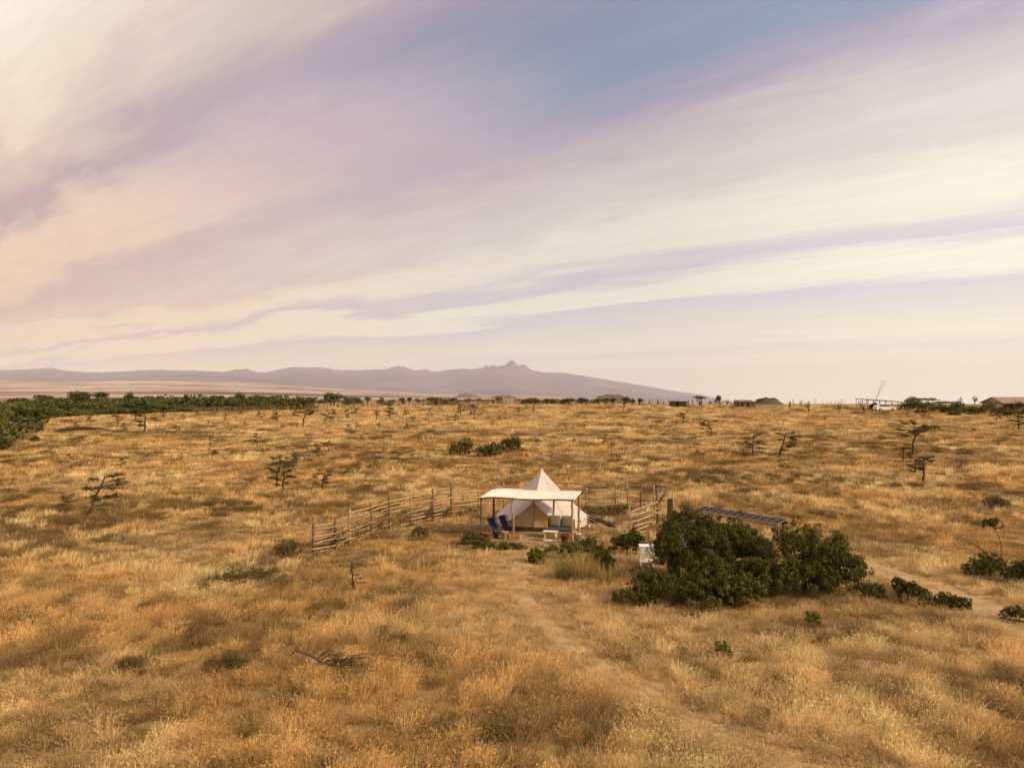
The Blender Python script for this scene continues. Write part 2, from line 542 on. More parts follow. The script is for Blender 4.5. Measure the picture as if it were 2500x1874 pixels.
M['dark_opening'] = material('dark_opening', (0.015, 0.012, 0.010), None, 2, 0.6)
M['carport_roof'] = material('carport_roof', (0.13, 0.095, 0.065), (0.085, 0.06, 0.042), 1, 0.8)
M['car_white'] = material('car_white', (0.74, 0.72, 0.72), (0.70, 0.68, 0.68), 1, 0.25, spec=0.5)
M['car_glass'] = material('car_glass', (0.015, 0.016, 0.02), None, 1, 0.08, spec=0.6)
M['tyre'] = material('tyre', (0.018, 0.017, 0.016), None, 5, 0.85)
M['cactus'] = material('cactus', (0.070, 0.085, 0.030), (0.10, 0.105, 0.04), 3, 0.7)
M['stalk'] = material('stalk', (0.42, 0.33, 0.24), (0.32, 0.25, 0.18), 3, 0.9)
M['flower_purple'] = material('flower_purple', (0.20, 0.14, 0.36), None, 5, 0.8)

# ------------------------------------------------------------------ the ground
def ground_material():
    m = bpy.data.materials.new('ground')
    m.use_nodes = True
    k = NT(m.node_tree)
    out = k.n('ShaderNodeOutputMaterial')
    geo = k.n('ShaderNodeNewGeometry')
    pos = geo.outputs['Position']
    dist = k.n('ShaderNodeVectorMath', {0: pos}, operation='LENGTH').outputs['Value']
    n1 = k.noise(pos, 0.22, 6.0, 0.6)
    n2 = k.noise(pos, 1.6, 6.0, 0.65)
    n3 = k.noise(pos, 0.05, 5.0, 0.55)
    soil = k.mix(n2, (0.15, 0.092, 0.042, 1), (0.27, 0.165, 0.075, 1))
    straw = k.mix(n2, (0.30, 0.185, 0.080, 1), (0.43, 0.275, 0.125, 1))
    near = k.mix(k.smooth(n1, 0.40, 0.62), soil, straw)
    scrub = k.mix(n2, (0.16, 0.105, 0.042, 1), (0.25, 0.155, 0.062, 1))
    patch = k.m('MULTIPLY', k.smooth(n3, 0.50, 0.66), k.smooth(k.noise(pos, 0.35, 4.0, 0.6), 0.42, 0.60))
    field = k.mix(k.m('MULTIPLY', patch, k.smooth(dist, 50, 90)), near, scrub)
    fieldfar = k.mix(k.m('MULTIPLY', k.smooth(n3, 0.38, 0.62), 0.75), field, (0.55, 0.36, 0.165, 1))
    field = k.mix(k.smooth(dist, 60, 130), field, fieldfar)
    # the far plain: paddocks, stubble and dark bush, paled and pinkened to imitate haze
    vor = k.n('ShaderNodeTexVoronoi', {'Vector': pos, 'Scale': 0.0011, 'Randomness': 0.9}, feature='F1')
    pad = k.n('ShaderNodeSeparateColor', {0: vor.outputs['Color']}).outputs[0]
    f1 = k.noise(pos, 0.00042, 6.0, 0.62)
    plain = k.ramp(k.m('ADD', k.m('MULTIPLY', pad, 0.35), k.m('MULTIPLY', f1, 0.75)),
                   [(0.34, (0.075, 0.055, 0.055)), (0.46, (0.17, 0.115, 0.10)), (0.56, (0.36, 0.245, 0.195)), (0.74, (0.50, 0.36, 0.285))]).outputs[0]
    col = k.mix(k.smooth(dist, 300, 1500), field, plain)
    bs = k.n('ShaderNodeBsdfPrincipled', {'Base Color': col, 'Roughness': 0.95})
    bs.inputs['Specular IOR Level'].default_value = 0.1
    bn = k.n('ShaderNodeBump', {'Strength': 0.5, 'Distance': 0.06, 'Height': k.noise(pos, 6.0, 5.0, 0.7)})
    k.set(bs.inputs['Normal'], bn.outputs[0])
    k.set(out.inputs[0], bs.outputs[0])
    return m


def build_ground():
    az = np.concatenate([np.arange(-180, -60, 4.0), np.arange(-60, 60, 0.5), np.arange(60, 180, 4.0)])
    az = np.radians(az)
    Dl = [0.5, 3.0]
    while Dl[-1] < 58000:
        Dl.append(Dl[-1] * (1.02 if Dl[-1] < 400 else 1.05) + 0.12)
    Dl = np.array(Dl)
    A, D = np.meshgrid(az, Dl)
    X = D * np.sin(A); Y = D * np.cos(A)
    Z = zg(X, Y)
    V = np.stack([X, Y, Z], -1).reshape(-1, 3)
    na, nd = len(az), len(Dl)
    i, j = np.meshgrid(np.arange(nd - 1), np.arange(na), indexing='ij')
    j2 = (j + 1) % na
    Fc = np.stack([i * na + j, (i + 1) * na + j, (i + 1) * na + j2, i * na + j2], -1).reshape(-1, 4)[:, ::-1]
    me = np_mesh('ground', V, Fc, True)
    o = link('ground', me, None, ground_material())
    tag(o, 'dry golden savanna ground reaching to the horizon', 'ground', kind='structure')


build_ground()


# bare earth paths trodden through the grass
def path_strip(name, pix, width, label, seed):
    r = np.random.default_rng(seed)
    P = [at(u, v) for u, v in pix]
    xs = [p.x for p in P]; ys = [p.y for p in P]
    tt = np.linspace(0, len(P) - 1, 26 * len(P))
    # smooth curve through the points
    def sm(a):
        b = np.interp(tt, range(len(P)), a)
        for _ in range(40):
            b[1:-1] = (b[:-2] + 2 * b[1:-1] + b[2:]) / 4
        return b
    cx, cy_ = sm(xs), sm(ys)
    tx = np.gradient(cx); ty = np.gradient(cy_)
    L = np.hypot(tx, ty); nx, ny = -ty / L, tx / L
    W = np.interp(tt, range(len(P)), width)
    rows = []
    K = 9
    for i in range(len(tt)):
        wl = W[i] * (0.5 + 0.35 * (vnoise(i * 0.23, 0.5, seed) - 0.5) + 0.25 * (vnoise(i * 0.9, 3.5, seed) - 0.5))
        wr = W[i] * (0.5 + 0.35 * (vnoise(i * 0.23, 7.5, seed) - 0.5) + 0.25 * (vnoise(i * 0.9, 9.5, seed) - 0.5))
        row = []
        for a in np.linspace(-1, 1, K):
            w_ = a * (wr if a > 0 else wl)
            x_, y_ = cx[i] + nx[i] * w_, cy_[i] + ny[i] * w_
            row.append((x_, y_, gz(x_, y_) + 0.012 - 0.02 * (abs(a) > 0.99)))
        rows.append(row)
    b = MB().grid(rows)
    o = b.build(name, M['path'], None, True)
    tag(o, label, 'path', kind='structure')
    return np.stack([cx, cy_], 1), W


M['path'] = material('path', (0.44, 0.285, 0.14), (0.29, 0.18, 0.085), 1.3, 0.95, bump=0.5, bscale=9, detail=6, coords='Object')
PATH1, W1 = path_strip('dirt_path', [(1290, 1338), (1270, 1385), (1262, 1440), (1320, 1510), (1410, 1590), (1500, 1655), (1640, 1740), (1850, 1830), (2050, 1900)],
                       [1.0, 0.9, 0.8, 0.8, 0.8, 0.9, 1.0, 1.0, 1.0], 'narrow trodden earth path curving from the tent porch to the right', 3)
PATH2, W2 = path_strip('dirt_track', [(1990, 1345), (2100, 1378), (2200, 1408), (2300, 1443), (2400, 1482), (2500, 1528), (2640, 1600), (2800, 1690)],
                       [1.4, 2.0, 2.2, 2.1, 2.0, 2.0, 2.0, 2.0], 'pale sandy vehicle track running past the dark bushes on the right', 4)


# ------------------------------------------------------------------ the mountain and far hills
SKY_U = np.array([-900, -600, -300, -150, 0, 60, 90, 125, 150, 190, 250, 300, 350, 400, 440, 470, 510, 545, 580, 605, 630, 655, 680, 710, 740, 790, 825, 870, 920, 945, 960, 975, 985,
                  1005, 1015, 1040, 1050, 1060, 1090, 1125, 1150, 1165, 1180, 1188, 1193, 1205, 1215, 1225, 1232, 1240, 1247, 1252, 1258, 1263, 1268, 1275, 1283, 1290, 1300,
                  1330, 1385, 1400, 1440, 1485, 1530, 1580, 1620, 1660, 1700, 1730, 1760, 1800, 1850])
SKY_V = np.array([915, 905, 900, 906, 903, 901, 900, 897, 903, 907, 908, 906, 903, 902, 904, 903, 906, 907, 901, 900, 909, 908, 902, 896.5, 896.5, 897, 903, 904, 901.5, 901, 895, 892.5, 894,
                  902, 904, 900.5, 905, 907, 903.5, 899, 901, 899, 896, 891.5, 894.5, 890, 895, 891.5, 893, 885, 879.5, 878.5, 885, 890.5, 892, 889.5, 891, 898, 904,
                  908.5, 910, 914, 920, 927, 934, 943, 950, 956, 961, 967, 974, 984, 990])


def build_mountain():
    us = np.arange(-900, 1850, 2.0)
    top = np.interp(us, SKY_U, SKY_V)
    top = top + (fbm(us / 9.0, us * 0 + 2.2, 41, 4) - 0.5) * 2.6
    Yr = 38000.0
    cols = np.concatenate([np.linspace(22000, 36000, 26), np.linspace(36400, 37800, 8), [38000.0], np.linspace(38300, 39600, 6), np.linspace(40500, 52000, 10)])
    U, Yc = np.meshgrid(us, cols)
    X = (U - U0) / F * Yc
    # away from the crest the slopes follow an ever smoother version of the skyline
    sm = [top]
    for w_ in (5, 15, 45, 121):
        kk = np.hanning(w_ + 2)[1:-1]; kk /= kk.sum()
        sm.append(np.convolve(np.pad(top, w_ // 2, mode='edge'), kk, 'valid'))
    away = np.clip(np.abs(Yc - Yr) / 700.0, 0, 3.999)
    lo = np.floor(away).astype(int); fr = away - lo
    SM = np.stack(sm)
    ci = np.tile(np.arange(len(us)), (len(cols), 1))
    tv = SM[lo, ci] * (1 - fr) + SM[lo + 1, ci] * fr
    Hr = CAMZ + (V0 - tv) / F * Yr
    Hc = CAMZ + (V0 - np.interp(U, us, top)) / F * Yr
    Zf = zg(X, Yc) - 40
    # broad shoulders below the skyline, spurs running down towards the plain
    a = np.clip((Yc - 22000) / (Yr - 22000), 0, 1)
    b = np.clip((52000 - Yc) / (52000 - Yr), 0, 1)
    k = np.where(Yc <= Yr, a ** 1.5, b ** 1.2)
    spur = np.abs(fbm(X / 2600, Yc / 7000, 51, 5) - 0.5) * 2
    rel = (spur - 0.35) * 300 * np.sin(np.pi * np.clip(k, 0, 1)) * np.where(Yc <= Yr, 1, 0.4)
    Z = Zf * (1 - k) + Hr * k - np.maximum(rel, -140)
    # nothing in front may rise above the sight line to the ridge
    line = CAMZ + (Hc - CAMZ) * Yc / Yr
    Z = np.where(np.abs(Yc - Yr) > 10, np.minimum(Z, line - np.abs(Yr - Yc) * 0.012), Hc)
    V = np.stack([X, Yc, Z], -1).reshape(-1, 3)
    n = len(us); m = len(cols)
    i, j = np.meshgrid(np.arange(m - 1), np.arange(n - 1), indexing='ij')
    Fc = np.stack([i * n + j, i * n + j + 1, (i + 1) * n + j + 1, (i + 1) * n + j], -1).reshape(-1, 4)
    me = np_mesh('mountain', V, Fc, True)
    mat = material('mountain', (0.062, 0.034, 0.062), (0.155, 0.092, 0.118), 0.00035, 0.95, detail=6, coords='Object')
    o = link('mountain', me, None, mat)
    tag(o, 'hazy mauve mountain with jagged rocky peaks on the horizon', 'mountain', kind='structure')


build_mountain()


def build_hill(name, u0, u1, vtop, vbase, y, label, seed, col, col2):
    us = np.linspace(0, 1, 60); ds = np.linspace(-1, 1, 30)
    Uu, Dd = np.meshgrid(us, ds)
    w = (u1 - u0) / F * y
    h = (vbase + 6 - vtop) / F * y
    prof = np.interp(us, [0, 0.12, 0.3, 0.48, 0.68, 0.86, 1], [0, 0.30, 0.78, 1.0, 0.88, 0.42, 0])
    prof = prof + (fbm(us * 14, us * 0 + seed, seed, 3) - 0.5) * 0.16 * np.sin(np.pi * us)
    X = (u0 - U0) / F * y + Uu * w
    Y = y + Dd * w * 0.6
    Zb = CAMZ - (vbase + 6 - V0) / F * y
    Z = Zb + (h * 1.08) * prof[None, :] * np.sqrt(np.maximum(1 - Dd ** 2, 0)) + (fbm(X / (w / 30), Y / (w / 30), seed, 2) - 0.5) * h * 0.10 * np.sqrt(np.maximum(1 - Dd ** 2, 0))
    V = np.stack([X, Y, Z], -1).reshape(-1, 3)
    n = 60; m = 30
    i, j = np.meshgrid(np.arange(m - 1), np.arange(n - 1), indexing='ij')
    Fc = np.stack([i * n + j, i * n + j + 1, (i + 1) * n + j + 1, (i + 1) * n + j], -1).reshape(-1, 4)
    me = np_mesh(name, V, Fc, True)
    o = link(name, me, None, material(name + '_scrub', col, col2, 30.0 / w, 0.95, detail=6))
    tag(o, label, 'hill', kind='structure')


build_hill('hill', 1088, 1192, 961, 976, 4200, 'low hazy hill below the mountain, left of the peak', 11, (0.12, 0.085, 0.06), (0.20, 0.13, 0.085))
build_hill('hill', 1172, 1284, 964, 978, 3200, 'low rounded hill standing under the jagged peak', 12, (0.10, 0.075, 0.05), (0.17, 0.115, 0.07))
build_hill('hill', 1428, 1552, 962.5, 982, 2600, 'flat topped hill under the right shoulder of the mountain', 13, (0.085, 0.060, 0.042), (0.15, 0.10, 0.065))
build_hill('hill', 1822, 1922, 975, 992, 900, 'small wooded hill behind the brown hut', 14, (0.05, 0.046, 0.028), (0.085, 0.07, 0.04))


def build_haze():
    m = bpy.data.materials.new('haze')
    m.use_nodes = True
    k = NT(m.node_tree)
    out = k.n('ShaderNodeOutputMaterial')
    pv = k.n('ShaderNodeVolumePrincipled', {'Color': (0.90, 0.93, 1.0, 1), 'Density': HAZE_DENSITY, 'Anisotropy': 0.0, 'Density Attribute': '', 'Temperature Attribute': '', 'Color Attribute': ''})
    k.set(out.inputs['Volume'], pv.outputs[0])
    m.cycles.homogeneous_volume = True
    b = MB()
    x = 61000.0
    b.box((0, 0, 500), (2 * x, 2 * x, 4400))
    o = b.build('haze', m)
    tag(o, 'pale dusty mauve haze over the far plain and mountain', 'haze', kind='stuff')


HAZE_DENSITY = 1.6e-5
build_haze()

# ------------------------------------------------------------------ the camp: slab, porch, tent
RZ = -math.atan2(0.225, 0.974)
RH = Vector((0.974, -0.225, 0)); DH = Vector((0.225, 0.974, 0))
ORG = Vector((-1.72, 38.4, 0))
SLAB_Z = 0.12


def Lc(r, d, z=0.0):
    return ORG + RH * r + DH * d + Vector((0, 0, z))


def wobble(a, b, n=6, amp=0.02, r=None):
    r = r or random
    a, b = Vector(a), Vector(b)
    return [a.lerp(b, i / (n - 1)) + (Vector((r.uniform(-amp, amp), r.uniform(-amp, amp), r.uniform(-amp, amp) * 0.3)) if 0 < i < n - 1 else Vector()) for i in range(n)]


random.seed(3)


def build_slab():
    o = empty('porch_floor', Lc(0, 0), RZ, 'raised tan earthen floor slab under the tin porch roof', 'floor slab')
    b = MB()
    # slightly uneven poured edge
    nx, ny = 26, 14
    rows = []
    for j in range(ny + 1):
        row = []
        for i in range(nx + 1):
            x = 0.05 + 5.0 * i / nx; y = -0.32 + 2.75 * j / ny
            if j == 0: y += 0.10 * (vnoise(i * 0.7, 1.0, 5) - 0.5)
            if i in (0, nx): x += 0.10 * (vnoise(j * 0.7, 2.0, 6) - 0.5)
            row.append((x, y, SLAB_Z + 0.012 * (vnoise(i * .5, j * .5, 8) - .5)))
        rows.append(row)
    b.grid(rows)
    # skirt
    edge = [rows[0][i] for i in range(nx + 1)] + [rows[j][nx] for j in range(1, ny + 1)] + [rows[ny][i] for i in range(nx - 1, -1, -1)] + [rows[j][0] for j in range(ny - 1, 0, -1)]
    n = len(edge)
    base = len(b.v)
    b.v += [tuple(p) for p in edge] + [(p[0] * 1.0, p[1], -0.15) for p in edge]
    for i in range(n):
        j = (i + 1) % n
        b.f.append((base + i, base + n + i, base + n + j, base + j))
    b.build('floor', M['slab'], o)


build_slab()


def build_porch():
    o = empty('tin_porch', Lc(0, 0), RZ, 'open porch of pale corrugated sheets on rough wooden poles before the tent', 'porch')
    W, Dp = 5.1, 2.72
    def roof_z(x, y):
        return 2.30 + 0.020 * y + 0.0 * x - 0.10 * max(0, 0.55 - x) ** 1.3 + 0.025 * math.sin(x * 1.7)
    # sheets, each lapped over its neighbour
    ns = 6
    sw = W / ns
    for k_ in range(ns):
        b = MB(); rows = []
        x0 = k_ * sw - 0.05; nx = 80; ny = 7
        r = random.Random(40 + k_)
        jit = r.uniform(-0.05, 0.05); lift = 0.012 * (k_ % 2) + r.uniform(0, 0.012)
        for j in range(ny + 1):
            row = []
            for i in range(nx + 1):
                x = x0 + (sw + 0.09) * i / nx
                y = -0.12 + jit + (Dp + 0.2) * j / ny
                row.append((x, y, roof_z(x, y) + 0.07 + lift + 0.030 * math.sin(2 * math.pi * x / 0.140)))
            rows.append(row)
        b.grid(rows)
        ob = b.build('roof_sheet', M['roof_sheet'], o, True)
        so = ob.modifiers.new('thick', 'SOLIDIFY'); so.thickness = 0.004; so.offset = -1
    # poles: (x, y, foot radius, dark)
    posts = [(0.06, 0.0, 'pole_dark', 0.055, 0.02), (0.10, 2.45, 'pole_dark', 0.065, 0.02), (1.78, 0.0, 'pole', 0.055, 0.07),
             (3.72, 1.75, 'pole', 0.055, 0.02), (5.02, 0.0, 'pole', 0.070, 0.045), (5.05, 2.45, 'pole', 0.065, 0.025)]
    for x, y, mt, r0, amp in posts:
        rr = random.Random(int(x * 100 + y * 7))
        pts = wobble((x + rr.uniform(-.03, .03), y, -0.1), (x, y, roof_z(x, y) + 0.0), 9, amp, rr)
        ob = MB().tube(pts, [r0 * (1 + rr.uniform(-.12, .12)) * (1.05 - 0.02 * i) for i in range(9)], 9).build('post', M[mt], o, True)
    for y in (0.0, 2.45):
        rr = random.Random(int(y * 10))
        b = MB().tube([(-0.05 + 5.2 * i / 12, y + rr.uniform(-.015, .015), roof_z(5.2 * i / 12, y) + 0.015 + rr.uniform(-.01, .01)) for i in range(13)], 0.042, 8)
        b.build('beam', M['pole'], o, True)
    for x in (0.06, 1.78, 3.4, 5.03):
        MB().tube([(x, -0.08, roof_z(x, -0.08) + 0.03), (x, 1.3, roof_z(x, 1.3) + 0.03), (x, 2.6, roof_z(x, 2.6) + 0.03)], 0.03, 7).build('rafter', M['pole_dark'], o, True)


build_porch()


M['seam_pale'] = material('seam_pale', (0.52, 0.44, 0.38), (0.45, 0.38, 0.32), 6, 0.9)


def build_tent():
    # local frame: the door looks along -y
    cen = Lc(2.45, 4.95)
    o = empty('bell_tent', (cen.x, cen.y, 0.0), RZ, 'cream canvas bell tent with pointed top and closed tan front door', 'tent')
    APEX, RE, HE = 3.42, 2.80, 0.60
    TH0 = math.radians(33)
    na = 144; nt = 18
    ngu = 16
    def edge(th):
        a = abs(th)
        if a < TH0:
            k_ = a / TH0
            he = 1.80 + (HE - 1.80) * (k_ ** 0.86)
            re = 2.46 + (RE * 0.985 - 2.46) * k_ ** 1.4
        else:
            he, re = HE, RE
            ph = (a - TH0) / (2 * math.pi - 2 * TH0) * 2 * (ngu / 2) * 1.0
            fr = ph - math.floor(ph)
            sc = 4 * fr * (1 - fr)          # scallop between the guyed points
            re -= 0.13 * sc; he += 0.035 * sc
        return re, he
    rows = []
    for i in range(nt + 1):
        t = i / nt
        row = []
        for j in range(na + 1):
            th = -math.pi + 2 * math.pi * j / na
            re, he = edge(th)
            r = re * t
            sag = 0.20 * 4 * t * (1 - t) * 0.55 * (1.0 if abs(th) > TH0 else 0.35 + 0.65 * abs(th) / TH0)
            z = APEX + (he - APEX) * t - sag
            # panel seams and soft creases
            seam = abs(math.sin(th * ngu / 2)) ** 0.5
            z += -0.025 * seam * math.sin(math.pi * t) + 0.02 * (vnoise(th * 9 + 60, t * 2.5, 3) - 0.5) * t
            # tail flap hanging under the eave lifts slightly outward
            row.append((r * math.sin(th), -r * math.cos(th), z))
        rows.append(row)
    MB().grid(rows).build('roof', M['canvas'], o, True)
    # stitched seams running from the cap to the eave
    for i in range(ngu):
        th = TH0 + (2 * math.pi - 2 * TH0) * (i + 0.5) / ngu
        j = int(round((((th + math.pi) % (2 * math.pi))) / (2 * math.pi) * na)) % na
        MB().tube([Vector(rows[q_][j]) + Vector((0, 0, 0.004)) for q_ in range(2, nt + 1, 2)], 0.011, 4, False).build('roof_seam', M['seam_pale'], o, True)
    # low side wall
    rows = []
    th1 = TH0 * 0.96
    n = 110
    for i, (rr, zz) in enumerate(((2.62, 0.66), (2.66, 0.40), (2.70, 0.17))):
        row = []
        for j in range(n + 1):
            th = th1 + (2 * math.pi - 2 * th1) * j / n
            w_ = 0.035 * math.sin(th * 33) * (0.4 + 0.6 * (i > 0)) + 0.02 * math.sin(th * 71)
            row.append(((rr + w_) * math.sin(th), -(rr + w_) * math.cos(th), zz))
        rows.append(row)
    MB().grid(rows).build('wall', M['canvas'], o, True)
    rows = []
    for rr, zz in ((2.715, 0.20), (2.74, 0.10), (2.74, -0.05)):
        rows.append([((rr + 0.02 * math.sin(th * 27)) * math.sin(th), -(rr + 0.02 * math.sin(th * 27)) * math.cos(th), zz) for th in [th1 + (2 * math.pi - 2 * th1) * j / n for j in range(n + 1)]])
    MB().grid(rows).build('groundsheet', M['groundsheet'], o, True)
    # front door panel: upright triangle with rounded sides under the flaps
    yd = -2.36
    for side in (-1, 1):
        rows = []
        for i in range(15):
            t = i / 14
            z = 0.34 + (1.74 - 0.34) * t
            half = 1.46 * (1 - t) ** 0.80 + 0.01
            rows.append([(side * half * q, yd + 0.05 * t + 0.03 * math.sin(q * 5 + t * 3) * (1 - t), z) for q in np.linspace(0.0, 1, 9)])
        MB().grid(rows).build('door_panel', M['canvas_door'], o, True)
    MB().tube([(0.0, yd - 0.015, 0.32), (0.015, yd - 0.02, 0.9), (0.0, yd + 0.03, 1.70)], 0.02, 6).build('zip', M['seam'], o, True)
    rows = [[(x, yd - 0.06 - 0.02 * math.sin(x * 6), z) for x in np.linspace(-1.52, 1.52, 19)] for z in (SLAB_Z - 0.02, 0.22, 0.355)]
    MB().grid(rows).build('door_sill', M['groundsheet'], o, True)
    # hems of the flaps
    for side in (-1, 1):
        pts = []
        for i in range(15):
            th = side * TH0 * i / 14
            re, he = edge(th)
            pts.append((re * math.sin(th), -re * math.cos(th), he))
        MB().tube(pts, 0.016, 5).build('flap_hem', M['canvas'], o, True)
    # vents near the top, the cap and its finial
    for th in (-0.62, 0.75):
        r0, z0 = 0.62, 2.62
        p = Vector((r0 * math.sin(th), -r0 * math.cos(th), z0))
        q = Vector((math.cos(th), math.sin(th), 0))
        out = Vector((math.sin(th), -math.cos(th), 0.3))
        b = MB().add([p - q * 0.13, p + q * 0.13, p + Vector((0, 0, 0.22)) - out * 0.14, p + out * 0.12 + Vector((0, 0, -0.02))], [(0, 3, 2), (3, 1, 2), (0, 1, 3)])
        b.build('vent', M['canvas'], o)
    MB().lathe([(0.17, 0), (0.09, 0.13), (0.03, 0.24), (0.012, 0.27)], (0, 0, APEX - 0.20), 12).build('cap', M['canvas'], o, True)
    # guy ropes and pegs
    for i in range(ngu):
        th = TH0 + (2 * math.pi - 2 * TH0) * i / ngu
        if i == 0 or abs(th - math.pi) < 0.3:
            pass
        re, he = RE, HE
        a = Vector((re * math.sin(th), -re * math.cos(th), he))
        r2 = 4.15
        e = Vector((r2 * math.sin(th), -r2 * math.cos(th), 0.05))
        if th < 0.9 or th > 2 * math.pi - 0.9:
            continue
        mid = a.lerp(e, 0.5) + Vector((0, 0, -0.03))
        rp = MB().tube([a, mid, e], 0.014, 5).build('guy_rope', M['rope'], o, True)
        MB().tube([e + Vector((0, 0, -0.15)), e + Vector((0.02, 0, 0.10))], 0.014, 5).build('peg', M['pole_dark'], rp)


build_tent()


# ------------------------------------------------------------------ furniture on the porch
def deck_chair(loc, rz, label, wood):
    o = empty('deck_chair', loc, rz, label, 'deck chair', 'blue canvas deck chairs on the porch')
    # local: the sitter looks along +x
    w = 0.29
    for s_ in (-1, 1):
        MB().box((0.02, s_ * w, 0.49), (1.28, 0.035, 0.045), Matrix.Rotation(math.radians(56), 3, 'Y'), 0.006).build('back_rail', M[wood], o)
        MB().box((0.0, s_ * (w - 0.045), 0.20), (1.08, 0.03, 0.042), Matrix.Rotation(math.radians(-20), 3, 'Y'), 0.006).build('seat_rail', M[wood], o)
        MB().box((-0.36, s_ * (w + 0.035), 0.42), (0.70, 0.022, 0.035), Matrix.Rotation(math.radians(-50), 3, 'Y'), 0.005).build('prop_rail', M[wood], o)
    top = Vector((-0.33, 0, 1.01)); front = Vector((0.50, 0, 0.38))
    MB().tube([top + Vector((0, -w - .02, 0)), top + Vector((0, w + .02, 0))], 0.019, 8).build('top_bar', M[wood], o, True)
    MB().tube([front + Vector((0, -w, 0)), front + Vector((0, w, 0))], 0.019, 8).build('front_bar', M[wood], o, True)
    MB().tube([(0.36, -w, 0.03), (0.36, w, 0.03)], 0.017, 8).build('foot_bar', M[wood], o, True)
    rows = []
    for i in range(15):
        t = i / 14
        p = (top * (1 - t) ** 2 + Vector((-0.02, 0, 0.02)) * 2 * t * (1 - t) + front * t * t)
        rows.append([(p.x, q, p.z + 0.012 * math.cos(q * 9)) for q in np.linspace(-0.245, 0.245, 7)])
    ob = MB().grid(rows).build('sling', M['blue_canvas'], o, True)
    so = ob.modifiers.new('thick', 'SOLIDIFY'); so.thickness = 0.006


deck_chair(pt(1207, 1312, 38.75).xy.to_3d() + Vector((0.0, 0, SLAB_Z)), math.radians(-50), 'blue canvas deck chair with reddish wooden frame, nearer the left post', 'teak_light')
deck_chair(pt(1236, 1308, 39.45).xy.to_3d() + Vector((0.0, 0, SLAB_Z)), math.radians(-42), 'blue canvas deck chair with dark frame, standing against the tent', 'teak')


def build_sofa():
    c = Lc(4.22, 1.05, SLAB_Z)
    o = empty('porch_sofa', c, RZ, 'ochre wooden sofa with blue grey seat pad and two khaki back cushions', 'sofa')
    W = 1.48
    # slatted ochre base, local y away from the viewer
    for i in range(4):
        MB().box((0, -0.36 + 0.0, 0.075 + i * 0.095), (W, 0.025, 0.085), None, 0.005).build('front_board', M['ochre_wood'], o)
    for s_ in (-1, 1):
        MB().box((s_ * (W / 2 - 0.02), 0.0, 0.21), (0.04, 0.68, 0.40), None, 0.006).build('side_board', M['ochre_wood'], o)
    MB().box((0, 0.0, 0.412), (W + 0.02, 0.74, 0.03), None, 0.006).build('seat_board', M['ochre_wood'], o)
    MB().box((-W / 2 + 0.0, 0.04, 0.62), (0.05, 0.60, 0.40), None, 0.008).build('arm_board', M['ochre_wood'], o)
    MB().box((0, 0.35, 0.70), (W, 0.03, 0.55), None, 0.006).build('back_board', M['ochre_wood'], o)
    b = MB().box((0.0, -0.03, 0.50), (W - 0.08, 0.70, 0.145), None, 0.035)
    ob = b.build('seat_pad', M['seat_cushion'], o, False)
    for s_ in (-1, 1):
        rows = []
        pill = []
        for i in range(13):
            for j in range(13):
                pass
        b = MB(); n = 12
        for face in (-1, 1):
            rows = []
            for i in range(n + 1):
                row = []
                for j in range(n + 1):
                    x = (i / n * 2 - 1); z = (j / n * 2 - 1)
                    puff = (1 - x ** 4) * (1 - z ** 4)
                    pin = 1 - 0.05 * (abs(x * z))
                    row.append((s_ * 0.335 + x * 0.325 * pin, 0.20 + face * (-1) * (0.01 + 0.085 * puff ** 0.6) - 0.10 * z * -1 * 0.6, 0.575 + 0.30 + z * 0.30 * pin))
                rows.append(row if face == 1 else row[::-1])
            b.grid(rows)
        b.build('back_cushion', M['cushion'], o, True)


build_sofa()


def build_table():
    o = empty('folding_table', Lc(3.86, 0.02, SLAB_Z) + Vector((0, -0.02, 0)), RZ, 'small white slatted folding table with crossed legs in front of the sofa', 'table')
    for i in range(6):
        MB().box((0, -0.19 + i * 0.077, 0.55), (0.80, 0.068, 0.018), None, 0.004).build('top_slat', M['white_paint'], o)
    for s_ in (-1, 1):
        x = s_ * 0.29
        MB().box((x - 0.012, 0, 0.535), (0.03, 0.44, 0.03)).build('apron', M['white_paint'], o)
        for q in (-1, 1):
            MB().tube([(x + q * 0.013 + q * 0.05 * 0, -q * 0.17, 0.0), (x + q * 0.013, q * 0.17, 0.53)], 0.020, 6).build('leg', M['white_paint'], o)
        # the legs also splay sideways
        MB().tube([(x + s_ * 0.10, -0.16, 0.0), (x - s_ * 0.06, -0.16, 0.53)], 0.019, 6).build('leg', M['white_paint'], o)
    for i in range(3):
        MB().box((0, -0.13 + i * 0.10, 0.105), (0.58, 0.08, 0.016), None, 0.003).build('shelf_slat', M['white_paint'], o)
    for y in (-0.19, 0.17):
        MB().box((0, y, 0.07), (0.64, 0.025, 0.04), None, 0.004).build('stretcher', M['white_paint'], o)


build_table()


